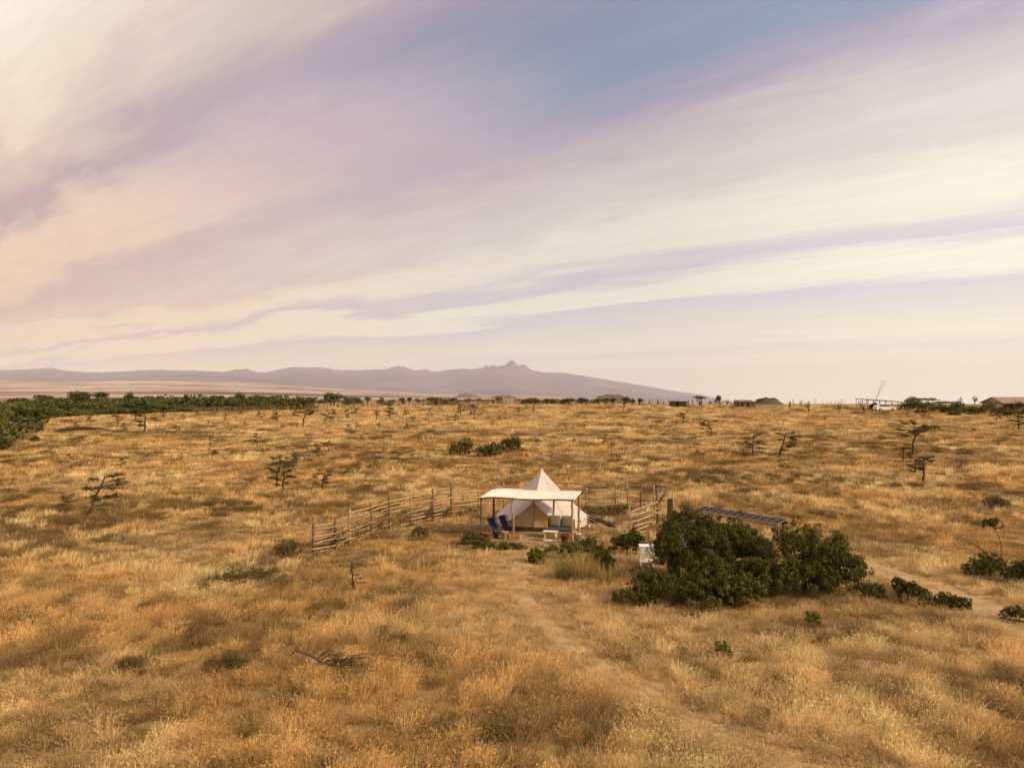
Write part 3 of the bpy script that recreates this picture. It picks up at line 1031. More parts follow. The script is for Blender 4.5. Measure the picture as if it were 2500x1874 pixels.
def build_crate():
    o = empty('wooden_crate', Lc(1.92, 0.06, SLAB_Z), RZ, 'yellow slatted pine crate behind the bent front post', 'crate')
    w, d, h = 0.60, 0.38, 0.33
    for z in (0.05, 0.145, 0.24):
        for s_ in (-1, 1):
            MB().box((0, s_ * d / 2, z), (w, 0.014, 0.062), None, 0.003).build('slat', M['crate_wood'], o)
            MB().box((s_ * w / 2, 0, z), (0.014, d - 0.02, 0.062), None, 0.003).build('slat', M['crate_wood'], o)
    for sx in (-1, 1):
        for sy in (-1, 1):
            MB().box((sx * (w / 2 - 0.025), sy * (d / 2 - 0.022), h / 2), (0.03, 0.03, h)).build('corner_batten', M['crate_wood'], o)
    MB().box((0, 0, 0.012), (w - 0.03, d - 0.03, 0.02)).build('bottom', M['crate_wood'], o)
    MB().box((0.0, 0, 0.13), (w - 0.06, d - 0.06, 0.20), None, 0.01).build('gap_shade_block', M['soil'], o)  # dark block in soil colour, added so the slat gaps look shaded


build_crate()


def build_stump(name, loc, r, h, label):
    o = empty(name, loc, 0, label, 'log stool')
    b = MB(); n = 22
    rows = []
    for k_, (z, q) in enumerate(((-0.02, 1.06), (h * .3, 0.99), (h * .7, 0.97), (h * 0.97, 1.0))):
        rows.append([((r * q * (1 + 0.06 * math.sin(3 * a + 1) + 0.04 * math.sin(7 * a))) * math.cos(a), (r * q * (1 + 0.06 * math.sin(3 * a + 1) + 0.04 * math.sin(7 * a))) * math.sin(a), z) for a in [2 * math.pi * j / n for j in range(n + 1)]])
    b.grid(rows).build('trunk', M['stump'], o, True)
    rows = [[(q * (r * (1 + 0.06 * math.sin(3 * a + 1) + 0.04 * math.sin(7 * a))) * math.cos(a), q * (r * (1 + 0.06 * math.sin(3 * a + 1) + 0.04 * math.sin(7 * a))) * math.sin(a), h * 0.97 + (0.012 if q < 0.97 else 0)) for a in [2 * math.pi * j / n for j in range(n + 1)]] for q in (1.0, 0.93, 0.4, 0.01)]
    MB().grid(rows).build('cut_top', M['stump_top'], o)


build_stump('log_stool', Lc(1.38, 0.02, SLAB_Z), 0.21, 0.42, 'short sawn log stool left of the yellow crate')


def build_pot(loc, r, h, mat, label, top=None, name='plant_pot', cat='pot'):
    o = empty(name, loc, 0, label, cat)
    MB().lathe([(r * .70, 0), (r * .86, h * .4), (r * 0.96, h * .8), (r * 1.06, h * .83), (r * 1.08, h), (r * .96, h), (r * .92, h * .9)], (0, 0, 0), 20).build('vessel', M[mat], o, True)
    MB().lathe([(r * .93, 0), (r * .5, 0.02), (0.01, 0.03)], (0, 0, h * .88), 14).build('soil', M[top or 'soil'], o, True)
    return o


build_pot(Lc(0.42, -0.12, 0.02), 0.25, 0.46, 'terracotta', 'brown terracotta pot beside the front left post')
build_pot(Lc(0.78, 0.35, SLAB_Z), 0.19, 0.42, 'pot_green', 'round dark green pot beside the nearer deck chair')
build_pot(Lc(4.63, -0.12, SLAB_Z), 0.21, 0.44, 'maroon', 'dark maroon tub right of the white table')


def build_basket():
    o = empty('woven_basket', Lc(5.15, 0.85, 0.02), 0, 'straw basket tucked behind the front right post', 'basket')
    MB().lathe([(0.14, 0), (0.21, 0.14), (0.24, 0.34), (0.22, 0.50), (0.19, 0.52), (0.205, 0.40)], (0, 0, 0), 18).build('body', M['basket'], o, True)
    MB().tube([(0.2 * math.cos(a), 0, 0.50 + 0.25 * math.sin(a)) for a in np.linspace(0, math.pi, 11)], 0.018, 6).build('handle', M['basket'], o, True)


build_basket()


def rock_mesh(seed, n=10):
    r = np.random.default_rng(seed)
    th = np.linspace(0, 2 * np.pi, n, endpoint=False)
    b = MB(); rows = []
    for ph in np.linspace(-np.pi / 2, np.pi / 2, 7):
        row = []
        for a in np.append(th, th[0]):
            d = np.array([np.cos(ph) * np.cos(a), np.cos(ph) * np.sin(a), np.sin(ph)])
            q = 1 + 0.38 * (vnoise(d[0] * 1.9 + seed, d[1] * 1.9 + d[2] * 1.3, seed) - .5) + 0.2 * (vnoise(d[0] * 4 + seed, d[1] * 4 + d[2] * 3, seed) - .5)
            row.append(tuple(d * q * [1, 0.85, 0.62]))
        rows.append(row)
    b.grid(rows)
    return b.mesh('rock', False)


def nth(i):
    a = ['first', 'second', 'third', 'fourth', 'fifth', 'sixth', 'seventh', 'eighth', 'ninth', 'tenth', 'eleventh', 'twelfth', 'thirteenth', 'fourteenth', 'fifteenth', 'sixteenth', 'seventeenth', 'eighteenth', 'nineteenth', 'twentieth']
    t = {20: 'twenty', 30: 'thirty', 40: 'forty'}
    if i < 20: return a[i]
    d = (i + 1) // 10 * 10
    return t[d] + '-' + a[(i + 1) % 10 - 1] if (i + 1) % 10 else {30: 'thirtieth', 40: 'fortieth'}[d]


ROCKS = [rock_mesh(i) for i in range(4)]
for q in ROCKS:
    q.materials.append(M['rock'])
stones = [(1330, 1336, .20), (1344, 1341, .16), (1352, 1334, .13), (1362, 1338, .20), (1371, 1340, .15), (1317, 1331, .13), (1384, 1337, .14), (1266, 1331, .14), (1248, 1333, .17), (1226, 1334, .15), (1204, 1336, .15), (1187, 1333, .13)]
for i, (u, v, s_) in enumerate(stones):
    p = at(u, v)
    o = link('edging_stone', ROCKS[i % 4])
    o.location = (p.x, p.y, p.z + s_ * 0.28); o.scale = (s_, s_, s_); o.rotation_euler = (0, 0, i * 1.3)
    tag(o, nth(sorted(q_[0] for q_ in stones).index(u)) + ' rough brown stone from the left along the front edge of the porch floor', 'stone', 'stones along the porch edge')
o = link('boulder', ROCKS[1]); p = at(1417, 1326); o.location = (p.x, p.y, p.z + 0.18); o.scale = (.22, .26, .5)
tag(o, 'pinkish upright stone at the foot of the front right post', 'stone')


def fly_trap(p, top, label):
    o = empty('hanging_bottle', p, 0, label, 'bottle', 'white bottles with red lids hung about the camp')
    MB().lathe([(0.035, 0), (0.055, 0.03), (0.065, 0.20), (0.06, 0.22)], (0, 0, 0), 12).build('bottle', M['white_plastic'], o, True)
    MB().lathe([(0.068, 0.215), (0.070, 0.27), (0.03, 0.32), (0.02, 0.33)], (0, 0, 0), 12).build('lid', M['red_plastic'], o, True)
    MB().tube([(0, 0, 0.32), (0.0, 0.01, top)], 0.006, 4).build('string', M['rope'], o)


fly_trap(pt(1438, 1288, 40.9), 0.75, 'white bottle with red lid hanging beside the right side of the tent')
fly_trap(pt(1148, 1275, 41.8), 0.33, 'white bottle with red lid hanging left of the porch')
fly_trap(pt(1579.5, 1248, 40.2), 0.45, 'white bottle with red lid on the pale rail fence')
# the stick that carries the left bottle
p = pt(1148, 1275, 41.8)
o = empty('bottle_stake', (p.x, p.y, gz(p.x, p.y)), 0, 'thin wooden stake carrying a bottle left of the porch', 'stake')
MB().tube([(0.10, 0, -0.1), (0.11, 0, 0.5), (0.09, 0, p.z + 0.36)], 0.014, 5).build('shaft', M['pole'], o)
MB().tube([(0.10, 0, p.z + 0.34), (0, 0, p.z + 0.33)], 0.008, 4).build('arm', M['pole'], o)


def build_log():
    a = at(1442, 1272) + Vector((0, 0, 0.22)); b = at(1504, 1290) + Vector((0, 0, 0.10))
    o = empty('fallen_log', a.xy.to_3d(), 0, 'long dark fallen log lying on the ground right of the tent', 'log')
    rel = [a.lerp(b, i / 9) - a.xy.to_3d() + Vector((0, 0, random.uniform(-.02, .02))) for i in range(10)]
    MB().tube(rel, [0.17, 0.19, 0.18, 0.19, 0.17, 0.17, 0.15, 0.14, 0.11, 0.06], 9).build('trunk', M['dead_wood'], o, True)
    for i in (3, 6, 8):
        d = Vector((random.uniform(-.2, .3), random.uniform(-.3, .1), random.uniform(.2, .4)))
        MB().tube([rel[i], rel[i] + d * .6, rel[i] + d + Vector((.08, 0, -.03))], [0.05, 0.035, 0.012], 6).build('branch_stub', M['dead_wood'], o, True)


build_log()


# ------------------------------------------------------------------ fences of poles
def rail(parent, a, b, rad, mat, amp, r, sag=0.0):
    a, b = Vector(a), Vector(b)
    n = 5
    pts = [a.lerp(b, i / (n - 1)) + Vector((0, 0, -sag * 4 * (i / (n - 1)) * (1 - i / (n - 1)))) + (Vector((r.uniform(-amp, amp), r.uniform(-amp, amp), r.uniform(-amp, amp))) if 0 < i < n - 1 else Vector()) for i in range(n)]
    MB().tube(pts, [rad * r.uniform(.85, 1.15) for _ in range(n)], 6).build('rail', mat, parent, True)


def build_main_fence():
    posts = [(764, 1353, 76), (817, 1342, 80), (853, 1330, 88), (906, 1311, 84), (950, 1294, 84), (1004, 1281, 78), (1056, 1270, 79), (1102, 1260, 80), (1169, 1253, 71),
             (1230, 1249, 73), (1293, 1246, 70), (1357, 1243, 75), (1432, 1241, 72), (1502, 1239, 74), (1532, 1243, 80), (1565, 1247, 68), (1597, 1254, 72)]
    P = []
    r = random.Random(5)
    base0 = at(posts[0][0], posts[0][1])
    o = empty('pole_fence', base0, 0, 'long post and pole fence curving from the left round behind the tent', 'fence')
    for i, (u, v, h) in enumerate(posts):
        b = at(u, v)
        H = h * b.y / F
        P.append((b, H))
        rel = b - base0
        dark = i in (0, 1, 3, 4, 6, 7, 15)
        MB().tube([rel + Vector((0, 0, -0.15)), rel + Vector((r.uniform(-.03, .03), r.uniform(-.03, .03), H * .5)), rel + Vector((r.uniform(-.04, .04), 0, H))],
                  [0.062, 0.058, 0.05] if i not in (13, 14) else [0.045, 0.042, 0.036], 7).build('post', M['pole_dark' if dark else 'pole'], o, True)
    for i in range(len(P) - 1):
        (a, ha), (b, hb) = P[i], P[i + 1]
        n = r.choice([8, 9, 9]) if i < 8 else r.choice([6, 6, 7])
        hm = min(ha, hb) - 0.12
        for k_ in range(n):
            f = (k_ + 0.55) / n
            z0 = hm * f + r.uniform(-.06, .06); z1 = hm * f + r.uniform(-.06, .06)
            d = (b - a).normalized()
            side = Vector((d.y, -d.x, 0)) * (0.055 if k_ % 2 else -0.055)
            ext = 0.14
            # some poles stop short, as cut branches do
            s0, s1 = 0.0, 1.0
            if r.random() < 0.13: s1 = r.uniform(.55, .85)
            A = a.lerp(b, s0) - d * ext * r.random(); B = a.lerp(b, s1) + d * ext * r.random()
            mat = M['rail'] if (i < 8 and r.random() < 0.62) else (M['rail_dark'] if r.random() < 0.62 else M['rail'])
            rail(o, A - base0 + side + Vector((0, 0, z0)), B - base0 + side + Vector((0, 0, z1)), r.uniform(.030, .047) if i < 8 else r.uniform(.022, .036), mat, 0.025, r)
    return P


FENCE = build_main_fence()


def build_side_rails():
    r = random.Random(8)
    a = pt(1537, 1322, 38.0); a.z = 0; b = pt(1604, 1292, 41.4); b.z = 0
    o = empty('rail_fence', a, 0, 'short bright fence of peeled poles beside the log gate frame', 'fence')
    d = (b - a)
    side = Vector((d.y, -d.x, 0)).normalized() * 0.06
    MB().tube([(0, 0, -0.1), (0.01, 0, 1.0), (0, 0, 1.98)], 0.042, 7).build('post', M['pole'], o, True)
    for f, h in ((0.42, 1.95), (0.78, 1.9)):
        MB().tube([d * f + Vector((0, 0, -.1)), d * f + Vector((0.01, 0, 1.0)), d * f + Vector((0, 0, h))], 0.034, 7).build('post', M['pole'], o, True)
    for z0, z1, f1 in ((1.63, 1.64, 1.0), (1.36, 1.28, 0.98), (1.08, 1.02, 1.0), (0.80, 0.62, 0.85), (0.52, 0.50, 0.62), (0.26, 0.30, 0.5), (0.03, 0.06, 0.5)):
        z1_ = z0 + (z1 - z0) * f1
        rail(o, side + Vector((0, 0, z0)), d * f1 + side + Vector((0, 0, z1_)), 0.040, M['rail'], 0.012, r, 0.06 if z0 == 1.08 else 0.0)


build_side_rails()


def build_gate_frame():
    p = pt(1605.5, 1292, 41.5); p.z = 0
    o = empty('gate_frame', p, 0, 'weathered log gate post with short crossbeam and slanted brace', 'gate frame')
    MB().tube([(0, 0, -.15), (0.01, 0, 1.2), (-0.01, 0, 2.48)], [0.085, 0.08, 0.075], 10).build('post', M['grey_pole'], o, True)
    MB().tube([(-0.17, -0.02, 2.53), (0.3, 0.0, 2.54), (0.74, 0.02, 2.50)], [0.075, 0.078, 0.07], 10).build('crossbeam', M['grey_pole'], o, True)
    MB().tube([(0.05, 0.0, 1.52), (0.36, 0.0, 2.02), (0.70, 0.02, 2.50)], 0.06, 9).build('brace', M['grey_pole'], o, True)


build_gate_frame()


def build_cabinet():
    p = at(1562, 1389)
    o = empty('white_cabinet', (p.x, p.y, p.z), math.radians(-6), 'white wooden box stand on four legs at the left edge of the dark bush', 'cabinet')
    W, Dp = 0.66, 0.52
    MB().box((W / 2, Dp / 2, 0.83), (W, Dp, 0.34), None, 0.006).build('box', M['white_paint'], o)
    MB().box((W / 2, -0.004, 0.83), (W - 0.10, 0.012, 0.25), None, 0.004).build('door_panel', M['white_paint'], o)
    MB().box((W / 2, Dp / 2, 1.018), (W + 0.05, Dp + 0.05, 0.03), None, 0.006).build('lid', M['white_paint'], o)
    for x in (0.045, W - 0.045):
        for y in (0.045, Dp - 0.045):
            MB().box((x, y, 0.31), (0.075, 0.075, 0.70)).build('leg', M['white_paint'], o)
    MB().box((W / 2, Dp / 2, 0.345), (W + 0.02, Dp + 0.02, 0.05), None, 0.006).build('shelf', M['white_paint'], o)


build_cabinet()


def build_solar_hut():
    a = pt(1909, 1377, 33.0); a.z = 0      # right end
    b = pt(1700, 1350, 37.2); b.z = 0
    dirv = (b - a); Ln = dirv.length
    rz = math.atan2(dirv.y, dirv.x)
    o = empty('solar_shelter', a, rz, 'row of dark solar panels on a timber frame rising behind the bushes', 'solar panels')
    # local x runs to the far left end, local y towards the viewer's left front (negative = away)
    tilt = math.radians(-10)
    W = 0.62
    pw = 0.405
    n = int(Ln / pw)
    for i in range(n):
        x = 0.02 + i * pw + pw / 2
        Mx = Matrix.Rotation(tilt, 3, 'X')
        pn = MB().box((x, -0.10, 1.98), (pw - 0.022, W, 0.028), Mx).build('panel', M['solar'], o)
        fr = MB()
        for s_ in (-1, 1):
            fr.box(Vector((x, -0.10, 1.98)) + Mx @ Vector((s_ * (pw / 2 - 0.009), 0, 0.003)), (0.012, W + 0.012, 0.036), Mx)
        fr.build('panel_frame', M['panel_trim'], pn)
    # timber: front beam, back beam, posts
    MB().box((Ln / 2, 0.26, 1.85), (Ln, 0.07, 0.15), None, 0.01).build('beam', M['pole'], o)
    MB().box((Ln / 2, -0.45, 1.90), (Ln, 0.07, 0.12), None, 0.01).build('beam', M['pole_dark'], o)
    for x in (0.22, Ln * 0.5, Ln - 0.1):
        MB().tube([(x, 0.24, -.1), (x + 0.01, 0.24, 1.0), (x, 0.24, 1.79)], 0.085, 9).build('post', M['pole'], o, True)
        MB().tube([(x, -0.42, -.1), (x, -0.42, 1.85)], 0.06, 8).build('post', M['pole_dark'], o, True)
    # plank screen below the panels
    r = random.Random(2)
    np_ = 22
    for i in range(np_):
        x = 0.38 + i * 0.15
        if x > Ln - 0.2: break
        h = 1.05 + r.uniform(-.08, .10)
        MB().box((x, 0.12 + r.uniform(-.01, .01), h / 2), (0.135, 0.03, h)).build('plank', M['plank_dark'], o)


build_solar_hut()


def build_white_tank():
    p = pt(1690, 1300, 34.6); p.z = 0
    o = empty('white_tank', p, 0, 'pale white water tank glimpsed through the dark bush', 'tank')
    MB().lathe([(0.60, 0), (0.62, 0.1), (0.62, 1.25), (0.55, 1.45), (0.25, 1.55)], (0, 0, 0.3), 24).build('drum', M['white_plastic'], o, True)
    MB().lathe([(0.22, 0), (0.22, 0.08), (0.10, 0.10)], (0, 0, 1.85), 14).build('lid', M['white_plastic'], o, True)
    for a in range(4):
        MB().tube([(0.45 * math.cos(a * 1.57 + .7), 0.45 * math.sin(a * 1.57 + .7), -.05), (0.45 * math.cos(a * 1.57 + .7), 0.45 * math.sin(a * 1.57 + .7), 0.3)], 0.05, 7).build('leg', M['pole_dark'], o)


build_white_tank()


def build_shower():
    p = pt(1640, 1300, 40.3); p.z = 0
    o = empty('canvas_shower', p, math.radians(12), 'narrow green canvas shower cubicle hung from a pole behind the bush', 'shower')
    zt, zb = 1.98, 0.25
    for s_ in (-1, 1):
        rows = []
        for i in range(9):
            t = i / 8
            z = zt + (zb - zt) * t
            hw = 0.20 + 0.13 * t
            rows.append([(s_ * (0.03 + (hw - 0.03) * q), -0.18 - 0.10 * t + 0.30 * q + 0.025 * math.sin(q * 14 + t * 3), z - 0.02 * q) for q in np.linspace(0, 1, 10)])
        ob = MB().grid(rows).build('curtain', M['green_canvas'], o, True)
        sm = ob.modifiers.new('thick', 'SOLIDIFY'); sm.thickness = 0.006
    MB().tube([(0.0, -0.20, 0.0), (0.02, -0.22, 1.1), (-0.01, -0.16, 2.28)], 0.026, 7).build('pole', M['pole'], o, True)
    MB().tube([(0.16, -0.25, -0.05), (0.10, -0.22, 1.1), (0.01, -0.15, 2.2)], 0.022, 7).build('pole', M['pole'], o, True)
    MB().tube([(0.36, 0.15, -0.05), (0.29, 0.14, 1.1), (0.22, 0.10, 2.02)], 0.022, 7).build('pole', M['pole'], o, True)
    rows = [[(x, y, zt + 0.01) for x in (-0.2, 0, 0.2)] for y in (-0.17, 0.0, 0.13)]
    MB().grid(rows).build('top_sheet', M['green_canvas'], o)


build_shower()

# ------------------------------------------------------------------ plants: generators
def leaf_quads(P, N, size, r, flat=0.0, aspect=0.55):
    """one folded leaf-sized face per point P, facing roughly along N"""
    n = len(P)
    N = N + r.normal(0, 0.55, (n, 3)) + np.array([0, 0, flat])
    N /= np.linalg.norm(N, axis=1, keepdims=True) + 1e-9
    A = np.cross(N, r.normal(0, 1, (n, 3)))
    A /= np.linalg.norm(A, axis=1, keepdims=True) + 1e-9
    B = np.cross(N, A)
    s = size * r.uniform(0.6, 1.35, (n, 1))
    a = A * s; b = B * s * aspect
    V = np.stack([P - a, P + b, P + a, P - b], 1).reshape(-1, 3)
    Fc = np.arange(n * 4).reshape(n, 4)
    return V, Fc


def crown_mesh(name, blobs, n, leaf, seed, clump=0.42, aspect=0.6, ragged=0.25):
    """blobs: (x, y, z, rx, ry, rz); leaves sit on many small clumps spread over and through the blobs"""
    r = np.random.default_rng(seed)
    vol = np.array([b[3] * b[4] + b[4] * b[5] + b[3] * b[5] for b in blobs]); vol = vol / vol.sum()
    Vs, Ps, Ns = [], [], []
    for b, w in zip(blobs, vol):
        c = np.array(b[:3]); R = np.array(b[3:6])
        m = int(n * w)
        rc = clump * (R.prod() ** (1 / 3)) / 1.0
        rc = min(max(rc * 0.55, 0.10), 0.55 * clump / 0.42 * 1.0 + 0.0 * rc) if R.max() < 6 else rc * 0.4
        ncl = max(int(1.5 * (R[0] * R[1] + R[1] * R[2] + R[0] * R[2]) / (rc * rc)), 6)
        d = r.normal(0, 1, (ncl, 3)); d /= np.linalg.norm(d, axis=1, keepdims=True)
        d[:, 2] = np.where(d[:, 2] < -0.5, -d[:, 2] * 0.6, d[:, 2])
        rad = np.where(r.random(ncl) < 0.78, r.uniform(0.78, 1.0 + ragged, ncl), r.uniform(0.3, 0.8, ncl))
        cc = c + d * R * rad[:, None]
        rcl = rc * r.uniform(0.55, 1.3, ncl)
        k = r.integers(0, ncl, m)
        e = r.normal(0, 1, (m, 3)); e /= np.linalg.norm(e, axis=1, keepdims=True)
        e = e + 0.35 * d[k]; e /= np.linalg.norm(e, axis=1, keepdims=True)
        Ps.append(cc[k] + e * (rcl[k] * r.uniform(0.62, 1.08, m))[:, None])
        Ns.append(e)
    P = np.concatenate(Ps); N = np.concatenate(Ns)
    keep = P[:, 2] > 0.02
    V, Fc = leaf_quads(P[keep], N[keep], leaf, r, 0.25, aspect)
    return np_mesh(name, V, Fc)


def stems_mesh(name, blobs, seed, base_r, spread=0.25):
    r = random.Random(seed)
    b = MB()
    for bl in blobs:
        for q in range(2):
            a = Vector((r.uniform(-spread, spread) + bl[0] * 0.35, r.uniform(-spread, spread) + bl[1] * 0.35, -0.1))
            e = Vector((bl[0] + r.uniform(-.4, .4) * bl[3], bl[1] + r.uniform(-.4, .4) * bl[4], bl[2] + r.uniform(0, .5) * bl[5]))
            m1 = a.lerp(e, 0.35) + Vector((r.uniform(-.15, .15), r.uniform(-.15, .15), 0.1))
            m2 = a.lerp(e, 0.7) + Vector((r.uniform(-.15, .15), r.uniform(-.15, .15), 0.1))
            b.tube([a, m1, m2, e], [base_r, base_r * .75, base_r * .5, base_r * .2], 6)
            for k_ in range(3):
                s = m1.lerp(e, r.uniform(.1, .9))
                t = s + Vector((r.uniform(-1, 1) * bl[3] * .7, r.uniform(-1, 1) * bl[4] * .7, r.uniform(.1, .9) * bl[5] * .7))
                b.tube([s, s.lerp(t, .5) + Vector((0, 0, .04)), t], [base_r * .4, base_r * .25, base_r * .08], 5, False)
    return b.mesh(name, True)


def bush(name, loc, blobs, n, leaf, mat, label, seed, base_r=0.05, cat='bush', group=None, clump=0.42, rz=0.0, bark='bark'):
    o = empty(name, loc, rz, label, cat, group)
    link('crown', crown_mesh('crown', blobs, n, leaf, seed, clump), o, M[mat])
    link('trunk', stems_mesh('trunk', blobs, seed, base_r), o, M[bark])
    return o


def thorn_meshes(seed, style=0):
    """a young thorn tree about 1 unit high: kinked trunk, near-level branches, thin layered leaves"""
    r = random.Random(seed); rn = np.random.default_rng(seed)
    b = MB(); LP = []
    lean = r.uniform(-.12, .12) + (0.3 if style == 2 else 0)
    pts = []; x = y = 0.0
    nseg = 8
    for i in range(nseg + 1):
        t = i / nseg
        pts.append(Vector((x, y, t * 0.92)))
        x += lean / nseg * (1.2 if i > 2 else .6) + r.uniform(-.035, .035); y += r.uniform(-.035, .035)
    b.tube(pts, [0.034 * (1 - 0.7 * i / nseg) + 0.006 for i in range(nseg + 1)], 6)
    nb = r.randint(10, 14) if style != 1 else r.randint(10, 13)
    for k_ in range(nb):
        f = (0.30 + 0.68 * k_ / (nb - 1)) if style != 1 else (0.55 + 0.43 * k_ / (nb - 1))
        i = min(int(f * nseg), nseg - 1)
        s = pts[i].lerp(pts[i + 1], f * nseg - i)
        a = r.uniform(0, 2 * math.pi)
        if style == 2 and r.random() < .6: a = r.uniform(-.8, .8)
        ln = r.uniform(.26, .60) * (1.15 - 0.5 * f if style == 0 else 1.0)
        up = r.uniform(-.03, .16) if style != 1 else r.uniform(0.15, .32)
        d = Vector((math.cos(a), math.sin(a), 0))
        p1 = s + d * ln * .5 + Vector((0, 0, up * .65)); p2 = s + d * ln + Vector((r.uniform(-.05, .05), r.uniform(-.05, .05), up * .8))
        b.tube([s, p1, p2], [0.012, 0.008, 0.003], 5, False)
        for q in range(4):
            st = s.lerp(p2, r.uniform(.35, .9)) + Vector((0, 0, up * .1))
            a2 = a + r.choice((-1, 1)) * r.uniform(.4, 1.1)
            e2 = st + Vector((math.cos(a2), math.sin(a2), r.uniform(-.1, .25))) * ln * r.uniform(.3, .5)
            b.tube([st, e2], [0.006, 0.002], 4, False)
            for w in range(34 if style != 3 else 5):
                LP.append(st.lerp(e2, r.uniform(.2, 1.1)) + Vector((r.gauss(0, .030), r.gauss(0, .030), r.gauss(0.008, .016))))
        for w in range(55 if style != 3 else 6):
            LP.append(p1.lerp(p2, r.uniform(-.2, 1.1)) + Vector((r.gauss(0, .036), r.gauss(0, .036), r.gauss(0.01, .017))))
    P = np.array([tuple(p) for p in LP])
    N = np.tile(np.array([0, 0, 1.0]), (len(P), 1))
    V, Fc = leaf_quads(P, N, 0.021, rn, 0.1, 0.6)
    return b.mesh('trunk', True), np_mesh('crown', V, Fc)


THORN = []
for i, st in enumerate([0, 0, 0, 0, 1, 1, 2, 2, 3, 0]):
    tm, cm = thorn_meshes(100 + i, st)
    tm.materials.append(M['bark']); cm.materials.append(M['leaf_thorn'])
    THORN.append((tm, cm))


def thorn_tree(u, v, hpx, kind, label, rz=0.0, wide=1.0, group=None, name='thorn_tree', cat='tree'):
    p = at(u, v)
    h = hpx * p.y / F * 1.08
    o = empty(name, p, rz, label, cat, group)
    o.scale = (h * wide, h * wide, h)
    tm, cm = THORN[kind]
    link('trunk', tm, o); link('crown', cm, o)
    return o


# ------------------------------------------------------------------ thorn trees over the field
named = [
    (215, 1261, 100, 6, 'crooked flat topped thorn tree leaning right, alone in the left grass', 0.0, 0.9),
    (163, 1245, 36, 0, 'small twiggy thorn tree just left of the crooked leaning one', 1.0, 1.0),
    (674, 1188, 62, 4, 'flat crowned thorn tree, left of the close pair above the fence end', 0.4, 1.1),
    (694, 1207, 70, 0, 'layered thorn tree, right of the close pair above the fence end', 2.0, 0.95),
    (788, 1196, 48, 1, 'spiky dark thorn sapling standing right of the close pair', 1.0, 1.0),
    (353, 1056, 48, 1, 'thin thorn tree with two wide arms on the far left', 0.1, 1.2),
    (739, 1044, 42, 4, 'broad thorn tree in front of the stick fence, left of centre', 0.7, 1.3),
    (790, 1038, 38, 6, 'thin thorn tree leaning right in front of the stick fence', 0.2, 0.9),
    (951, 1026, 36, 2, 'tall thin thorn tree before the stick fence, below the rounded summit', 0.9, 0.9),
    (1158, 1024, 37, 3, 'slender thorn tree with tufted top, right of its taller twin', 1.9, 0.8),
    (1125, 1019, 33, 0, 'slender thorn tree with layered branches below the peaks', 0.0, 0.85),
    (1301, 1007, 30, 4, 'dense dark thorn tree just right of below the peak', 0.0, 1.1),
    (1667, 1036, 27, 5, 'little umbrella shaped thorn tree below the dark shed', 0.0, 1.25),
    (1739, 1064, 38, 7, 'spreading thorn tree below the brown hut', 2.2, 1.1),
    (1839, 1119, 57, 9, 'upright thorn tree with level branches, left of the leaning one', 0.5, 0.95),
    (1903, 1119, 64, 7, 'thorn tree leaning right with a long low side branch', 0.0, 1.0),
    (1815, 1121, 34, 8, 'nearly bare thorn sapling left of the upright thorn tree', 0.3, 0.8),
    (2230, 1114, 72, 4, 'tallest wide layered thorn tree at the right', 0.9, 1.1),
    (2204, 1130, 44, 2, 'dark thorn sapling at the left foot of the tallest one', 1.6, 0.9),
    (2234, 1158, 42, 0, 'thorn tree with level shelves below the tallest one', 2.6, 1.1),
    (2255, 1174, 60, 3, 'low spreading thorn tree nearest below the tallest one', 0.8, 1.1),
    (2486, 1051, 42, 2, 'thick trunked thorn tree at the right picture edge', 0.3, 1.2),
    (2345, 1144, 32, 8, 'faint dry thorn tree right of the tallest one', 0.9, 1.0),
    (1705, 1195, 26, 5, 'two stemmed little thorn tree above the big dark bush', 0.0, 1.0),
    (1075, 1146, 26, 8, 'leafless forked thorn sapling left of the tent top', 0.0, 1.1),
    (864, 1455, 88, 8, 'twisted open thorn bush in the grass below the fence corner', 0.5, 0.85),
    (1522, 1006, 36, 1, 'narrow dark thorn tree left of the shed', 0.5, 0.55),
    (1927, 1147, 26, 6, 'low thorn tree sprawling sideways below the leaning one', 2.9, 1.3),
    (514, 1095, 33, 8, 'thin bare thorn sapling standing alone in the left field', 0.4, 0.7),
    (628, 1095, 35, 2, 'bushy upright thorn sapling left of the field centre', 0.4, 0.75),
]
for u, v, h, kd, lb, rz, wd in named:
    thorn_tree(u, v, h, kd, lb, rz, wd)

far_left = [(288, 1043, 32), (221, 1037, 28), (183, 1050, 22), (304, 1055, 22), (429, 1058, 20), (677, 1034, 30), (636, 1027, 22), (446, 1027, 18), (550, 1027, 18), (851, 1026, 26),
            (918, 1025, 26), (992, 1019, 20), (851, 1053, 19), (881, 1047, 16), (927, 1050, 16), (995, 1050, 16), (1112, 1034, 22), (1233, 1018, 16), (1201, 1043, 18), (400, 1022, 16),
            (330, 1030, 15), (480, 1018, 15), (590, 1015, 15), (720, 1016, 15), (1050, 1012, 16), (885, 1078, 16), (774, 1110, 26), (802, 1107, 26), (752, 1086, 25), (1092, 1030, 15),
            (870, 1016, 20), (960, 1012, 18), (1010, 1030, 16), (1180, 1008, 16), (1265, 1010, 15), (1218, 1030, 14), (690, 1048, 16), (600, 1045, 15), (510, 1040, 15), (560, 1062, 16)]
r_ = random.Random(4)
far_left.sort()
for k_, (u, v, h) in enumerate(far_left):
    thorn_tree(u, v, h, r_.choice([0, 1, 2, 3, 4, 6, 9]), nth(k_) + ' from the left of the small thorn trees dotted over the far left field', r_.uniform(0, 6), r_.uniform(.8, 1.2), 'thorn trees of the far field')
